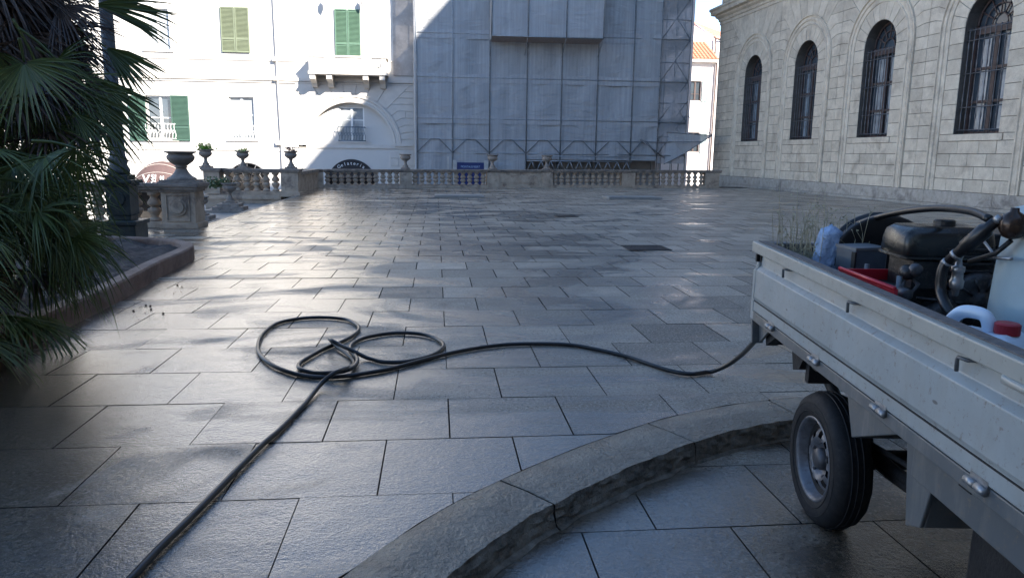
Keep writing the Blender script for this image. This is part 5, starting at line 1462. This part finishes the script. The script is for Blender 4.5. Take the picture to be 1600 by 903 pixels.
# dark box
c = lt(1345, 405, -.32)
bx = thing('tool_box', 'small dark blue grey box with a black recess between the bag and the hose reel', 'box', c-Vector((0, 0, .08)))
def lb(m, c, a, b, d, yaw=0, ca=0):
    x_ = TX*cos(yaw)+TD*sin(yaw); y_ = -TX*sin(yaw)+TD*cos(yaw)
    ps = [c+x_*i*a+y_*j*b+Vector((0, 0, k*d)) for k in (-1, 1) for i, j in ((-1, -1), (1, -1), (1, 1), (-1, 1))]
    m.hexa(ps)
m = MB(); lb(m, c, .085, .07, .055, .25); m.build('body', M['box'], bx, .008)
m = MB(); lb(m, c-TD*.068+TX*-.035+Vector((0, 0, .008)), .038, .012, .036, .25); m.build('recess', M['under'], bx)
m = MB(); lb(m, c+Vector((0, 0, .058)), .088, .073, .006, .25); m.build('lid', M['steel_dark'], bx)
# hose reel
c = lt(1412, 432, -.52)+TD*.25
hr = thing('hose_reel', 'large black hose reel standing behind the pump engine on the truck', 'hose reel', c-Vector((0, 0, .27)))
TR = lambda x, y, z: c+TX*x+Vector((0, 0, y))-TD*z+TX*(-.25*z)
m = MB(); m.lathe([(.262, -.085), (.268, -.08), (.262, -.07), (.09, -.065), (.09, .065), (.262, .07), (.268, .08), (.262, .085), (.25, .088), (.09, .078), (.02, .078)], T=TR, n=48); m.build('drum', M['rubber'], hr)
m = MB()
for z in (-.04, -.012, .016, .044):
    m.tube([TR(.235*cos(2*pi*i/40), .235*sin(2*pi*i/40), z) for i in range(40)], .016, 8, closed=True)
m.build('wound_hose', M['rubber'], hr)
m = MB(); m.tube([TR(-.2, -.27, .1), TR(0, .0, .1), TR(.2, -.27, .1)], .012, 6); m.tube([TR(-.2, -.27, -.1), TR(0, .0, -.1), TR(.2, -.27, -.1)], .012, 6); m.build('stand', M['steel_dark'], hr)
# pump engine
c = lt(1460, 385, -.42)
en = thing('pump_engine', 'oily black petrol pressure washer engine with a dented fuel tank on the truck bed', 'engine', Vector((c.x, c.y, TT(-.4, -.1, .8).z)))
ex = TX; ey = TD
def EB(m, x0, x1, y0, y1, z0, z1):
    ps = [c+ex*i+ey*j+Vector((0, 0, k)) for k in (z0, z1) for i, j in ((x0, y0), (x1, y0), (x1, y1), (x0, y1))]
    m.hexa(ps)
def EP(x, y, z): return c+ex*x+ey*y+Vector((0, 0, z))
m = MB(); n = 24
sec = [(-.015, .94), (.0, 1.0), (.05, .985), (.085, .93), (.105, .78), (.108, .4)]
vs = []
for z, s in sec:
    for i in range(n):
        a = 2*pi*i/n; q = 8
        x = .185*s*math.copysign(abs(cos(a))**(2/q), cos(a)); y = .12*s*math.copysign(abs(sin(a))**(2/q), sin(a)); vs.append(EP(x+.01, y, z-.02))
m.add(vs, [(k*n+i, k*n+(i+1) % n, (k+1)*n+(i+1) % n, (k+1)*n+i) for k in range(len(sec)-1) for i in range(n)]+[tuple((len(sec)-1)*n+i for i in range(n)), tuple(range(n))[::-1]], .5, True)
tk = m.build('fuel_tank', M['tankpaint'], en)
m = MB(); vs = []
for z, s in ((-.040, 1.0), (-.036, 1.045), (-.030, 1.045), (-.026, .99)):
    for i in range(n):
        a = 2*pi*i/n; x = .185*s*math.copysign(abs(cos(a))**(2/8), cos(a)); y = .12*s*math.copysign(abs(sin(a))**(2/8), sin(a)); vs.append(EP(x+.01, y, z))
m.add(vs, [(k*n+i, k*n+(i+1) % n, (k+1)*n+(i+1) % n, (k+1)*n+i) for k in range(3) for i in range(n)]); m.build('tank_seam', M['tankpaint'], tk)
m = MB(); m.lathe([(.038, .082), (.040, .086), (.040, .105), (.033, .110)], c=tuple(c+ex*.03), n=20, smooth=False); m.build('fuel_cap', M['engine'], tk)
m = MB()
EB(m, -.13, .19, -.10, .10, -.16, -.045); EB(m, -.16, .02, -.08, .11, -.36, -.16); EB(m, .02, .2, -.10, .12, -.38, -.16)
for i in range(7): EB(m, -.02, .17, -.125, -.10, -.15+.028*i-.02, -.15+.028*i-.008)
m.build('engine_block', M['engine'], en, .004)
m = MB(); m.lathe([(.115, -.02), (.12, .0), (.105, .02), (.07, .028), (.04, .03), (.035, .045)], T=lambda x, y, z: EP(.12+x, -.13-z, -.20+y), n=28); 
for i in range(10):
    a = 2*pi*i/10; m.tube([EP(.12+.05*cos(a), -.16, -.20+.05*sin(a)), EP(.12+.10*cos(a), -.155, -.20+.10*sin(a))], .006, 5)
m.build('recoil_starter', M['engine'], en)
m = MB(); m.lathe([(.045, -.09), (.06, -.08), (.06, .08), (.045, .09)], T=lambda x, y, z: EP(-.19+z*.8, -.06+x, -.20+y-.08), n=18); m.build('exhaust_muffler', M['engine'], en); m = MB(); m.lathe([(.028, 0), (.032, .02), (.02, .05)], T=lambda x, y, z: EP(-.17+x, -.12-z, -.085+y), n=14); m.build('air_filter', M['engine'], en)
m = MB()
m.lathe([(.020, 0), (.026, .01), (.024, .03), (.012, .034)], T=lambda x, y, z: EP(-.155+x, -.15-z, -.07+y), n=16)
m.build('starter_cap', M['hub'], en); m = MB()
m.lathe([(.022, 0), (.024, .05), (.018, .055)], T=lambda x, y, z: EP(-.20+x, -.16-z, -.16+y), n=14)
m.tube([EP(-.20, -.17, -.16), EP(-.17, -.12, -.09), EP(-.13, -.15, -.13), EP(-.16, -.16, -.17)], .009, 6); m.tube([EP(.01, -.15, -.20), EP(-.02, -.18, -.19), EP(-.04, -.17, -.22)], .009, 6)
m.build('carburettor', M['hub'], en)
m = MB()
for z in (-.19, -.225, -.26, -.295): m.tube([EP(-.12, -.13, z), EP(.0, -.16, z-.005), EP(.02, -.12, z)], .008, 5)
m.lathe([(.05, -.05), (.07, -.03), (.07, .05), (.05, .07)], T=lambda x, y, z: EP(-.02+x, -.12-z, -.26+y), n=18); m.lathe([(.016, .07), (.016, .085)], T=lambda x, y, z: EP(-.02+x, -.12-z, -.26+y), n=6)
m.build('pump_head', M['engine'], en)
m = MB()
for x in (-.2, .24):
    for y in (-.14, .14): m.tube([EP(x, y, TT(-.4, -.1, .80).z-c.z+.01), EP(x, y, -.10)], .012, 6)
for y in (-.14, .14): m.tube([EP(-.2, y, -.34), EP(.24, y, -.34)], .012, 6)
m.build('carrying_frame', M['steel_dark'], en)
# bigger dark motor part to the right, under the lance
m = MB(); EB(m, .20, .42, -.06, .2, -.30, .06)
for i in range(9): EB(m, .21, .41, -.075, -.06, -.28+.035*i, -.265+.035*i)
m.build('cooling_shroud', M['engine'], en, .01)
m = MB(); m.tube([lt(1538, 402, -.33), lt(1580, 404, -.30)], .006, 6); m.tube([lt(1538, 378, -.33), lt(1556, 402, -.31)], .005, 6); m.build('throttle_rod', M['alu'], en)
# pressure valve with gauge
m = MB(); q = lt(1496, 430, -.26)
m.lathe([(.006, -.075), (.010, -.07), (.012, -.05), (.022, -.045), (.024, -.02), (.020, -.015), (.018, .01), (.022, .012), (.022, .03), (.012, .034), (.009, .06), (.013, .065), (.011, .08)], c=tuple(q), n=14)
m.build('pressure_valve', M['alu'], en)
# spray lance with a hose at both ends
sl = thing('spray_gun', 'black pressure washer spray gun lying across the engine with looped hose', 'spray gun', lt(1520, 372, -.25))
m = MB(); a_, b_ = lt(1556, 346, -.28), lt(1482, 408, -.22)
m.tube([a_, a_.lerp(b_, .15), a_.lerp(b_, .2), a_.lerp(b_, .62), a_.lerp(b_, .66), b_], [.017, .018, .026, .026, .02, .017], 12); m.build('grip', M['rubber'], sl)
m = MB(); m.tube([a_.lerp(b_, .80), a_.lerp(b_, .86)], .021, 10); m.tube([b_, b_+(b_-a_)*.08], .018, 10); m.tube([a_, a_-(b_-a_)*.10], .014, 10); m.build('collar', M['alu'], sl)
m = MB(); m.tube(smoothpath([b_+(b_-a_)*.06, lt(1472, 425, -.21), lt(1470, 455, -.21), lt(1480, 482, -.20), lt(1496, 505, -.22)], 5), .018, 10); m.build('short_hose', M['rubber'], sl)
m = MB(); P_ = [lt(1545, 342, -.30), lt(1520, 331, -.36), lt(1480, 326, -.42), lt(1440, 327, -.46), lt(1390, 335, -.46), lt(1340, 350, -.42), lt(1300, 372, -.38), lt(1290, 395, -.42)]
m.tube(smoothpath(P_, 6), .0145, 10); m.build('looped_hose', M['rubber'], sl)
# brown bulb at the far right
q = lt(1583, 352, -.32)
m = MB(); m.lathe([(.01, -.045), (.028, -.038), (.041, -.012), (.041, .012), (.032, .032), (.014, .044), (.012, .056)], c=tuple(q), n=20)
tag(m.build('float_bulb', M['bronze'], loc=q), 'shiny brown bulb fixed beside the pale blue barrel', 'float')
m = MB(); m.tube([q-Vector((0, 0, .05)), q+Vector((-.01, .05, -.10)), q+Vector((-.03, .14, -.14))], .009, 6)
bs = m.build('bulb_stem', M['engine']); par(bs, bpy.data.objects['float_bulb'])
# pale blue barrel
q = TT(-.36, -1.22, .80)
e_ = lt(1578, 400, -.36)
m = MB(); rb = .27
cc = lt(1578, 400, -.34); cc = cc+TX*.0
ctr = Vector((cc.x, cc.y, q.z))+RI*rb*1.0
m.lathe([(rb*1.03, 0), (rb*1.035, .06), (rb*1.02, .25), (rb*.985, .45), (rb*.95, .62), (rb*.85, .70), (rb*.4, .74)], c=tuple(ctr), n=40)
bo_ = tag(m.build('water_barrel', M['bluetank'], loc=ctr), 'tall pale blue plastic water barrel at the right edge of the truck bed', 'barrel')
m = MB(); m.lathe([(.08, .74), (.08, .77), (.06, .775)], c=tuple(ctr), n=16); par(m.build('barrel_lid', M['redcap']), bo_)
# jerrycan with red cap
jc = lt(1528, 515, -.19)
jt = thing('jerrycan', 'white plastic jerrycan with a dark red cap leaning inside the bed side', 'jerrycan', jc-Vector((0, 0, .2)))
jx = (TT(0, -1, 0)-TT(0, 0, 0)).normalized()*.85+TX*.52; jx.normalize(); jy = jx.cross(Vector((0, 0, 1))).normalized()
JP = lambda a, b, n: jc+jx*a+Vector((0, 0, b))+jy*n
m = MB()
outer = [(-.13, -.32), (.14, -.32), (.14, -.03), (.125, .0), (.10, .018), (.045, .022), (.035, .045), (.02, .062), (-.045, .062), (-.07, .045), (-.12, .0), (-.13, -.03)]
hole = [(-.045, .005), (.01, .005), (.015, .035), (.0, .043), (-.03, .043)]
W2 = .075
# body below the handle
m.prism([(-.13, -.32), (.14, -.32), (.14, -.03), (.125, .0), (.10, .010), (.0, -.004), (-.05, -.004), (-.12, -.02), (-.13, -.035)], -W2, W2, JP)
jb = m.build('body', M['jerry'], jt, .018)
m = MB(); m.tube(smoothpath([JP(-.105, -.02, 0), JP(-.075, .028, 0), JP(-.045, .05, 0), JP(.005, .052, 0), JP(.026, .036, 0), JP(.035, .0, 0)], 5), .021, 10); m.build('handle', M['jerry'], jt)
m = MB(); m.lathe([(.034, 0), (.036, .004), (.036, .032), (.030, .037), (.0, .038)], T=lambda x, y, z: JP(.085+x, .005+z, y), n=22, smooth=False); m.build('cap', M['redcap'], jt)
# red tray edge
m = MB(); p0, p1 = lt(1312, 420, -.09), lt(1398, 452, -.09)
q0, q1 = lt(1312, 424, -.085), lt(1402, 470, -.085)
nx_ = TX*.30
m.add([p0, p1, p1-Vector((0, 0, .16)), p0-Vector((0, 0, .16)), p0+TX*.012, p1+TX*.012, p1+TX*.012-Vector((0, 0, .16)), p0+TX*.012-Vector((0, 0, .16))], [(0, 3, 2, 1), (4, 5, 6, 7), (0, 1, 5, 4), (1, 2, 6, 5), (2, 3, 7, 6), (3, 0, 4, 7)])
m.add([p0+TD*.012, p0+TD*.0, p0+nx_, p0+nx_+TD*.012, p0+TD*.012-Vector((0, 0, .16)), p0-Vector((0, 0, .16)), p0+nx_-Vector((0, 0, .16)), p0+nx_+TD*.012-Vector((0, 0, .16))], [(0, 1, 2, 3), (4, 7, 6, 5), (0, 4, 5, 1), (1, 5, 6, 2), (2, 6, 7, 3), (3, 7, 4, 0)])
m.tube([p0+Vector((0, 0, .003)), p1+Vector((0, 0, .003))], .008, 6)
tag(m.build('red_crate', M['red'], loc=p0-Vector((0, 0, .16))), 'bright red plastic crate edge between the dark box and the engine', 'crate')
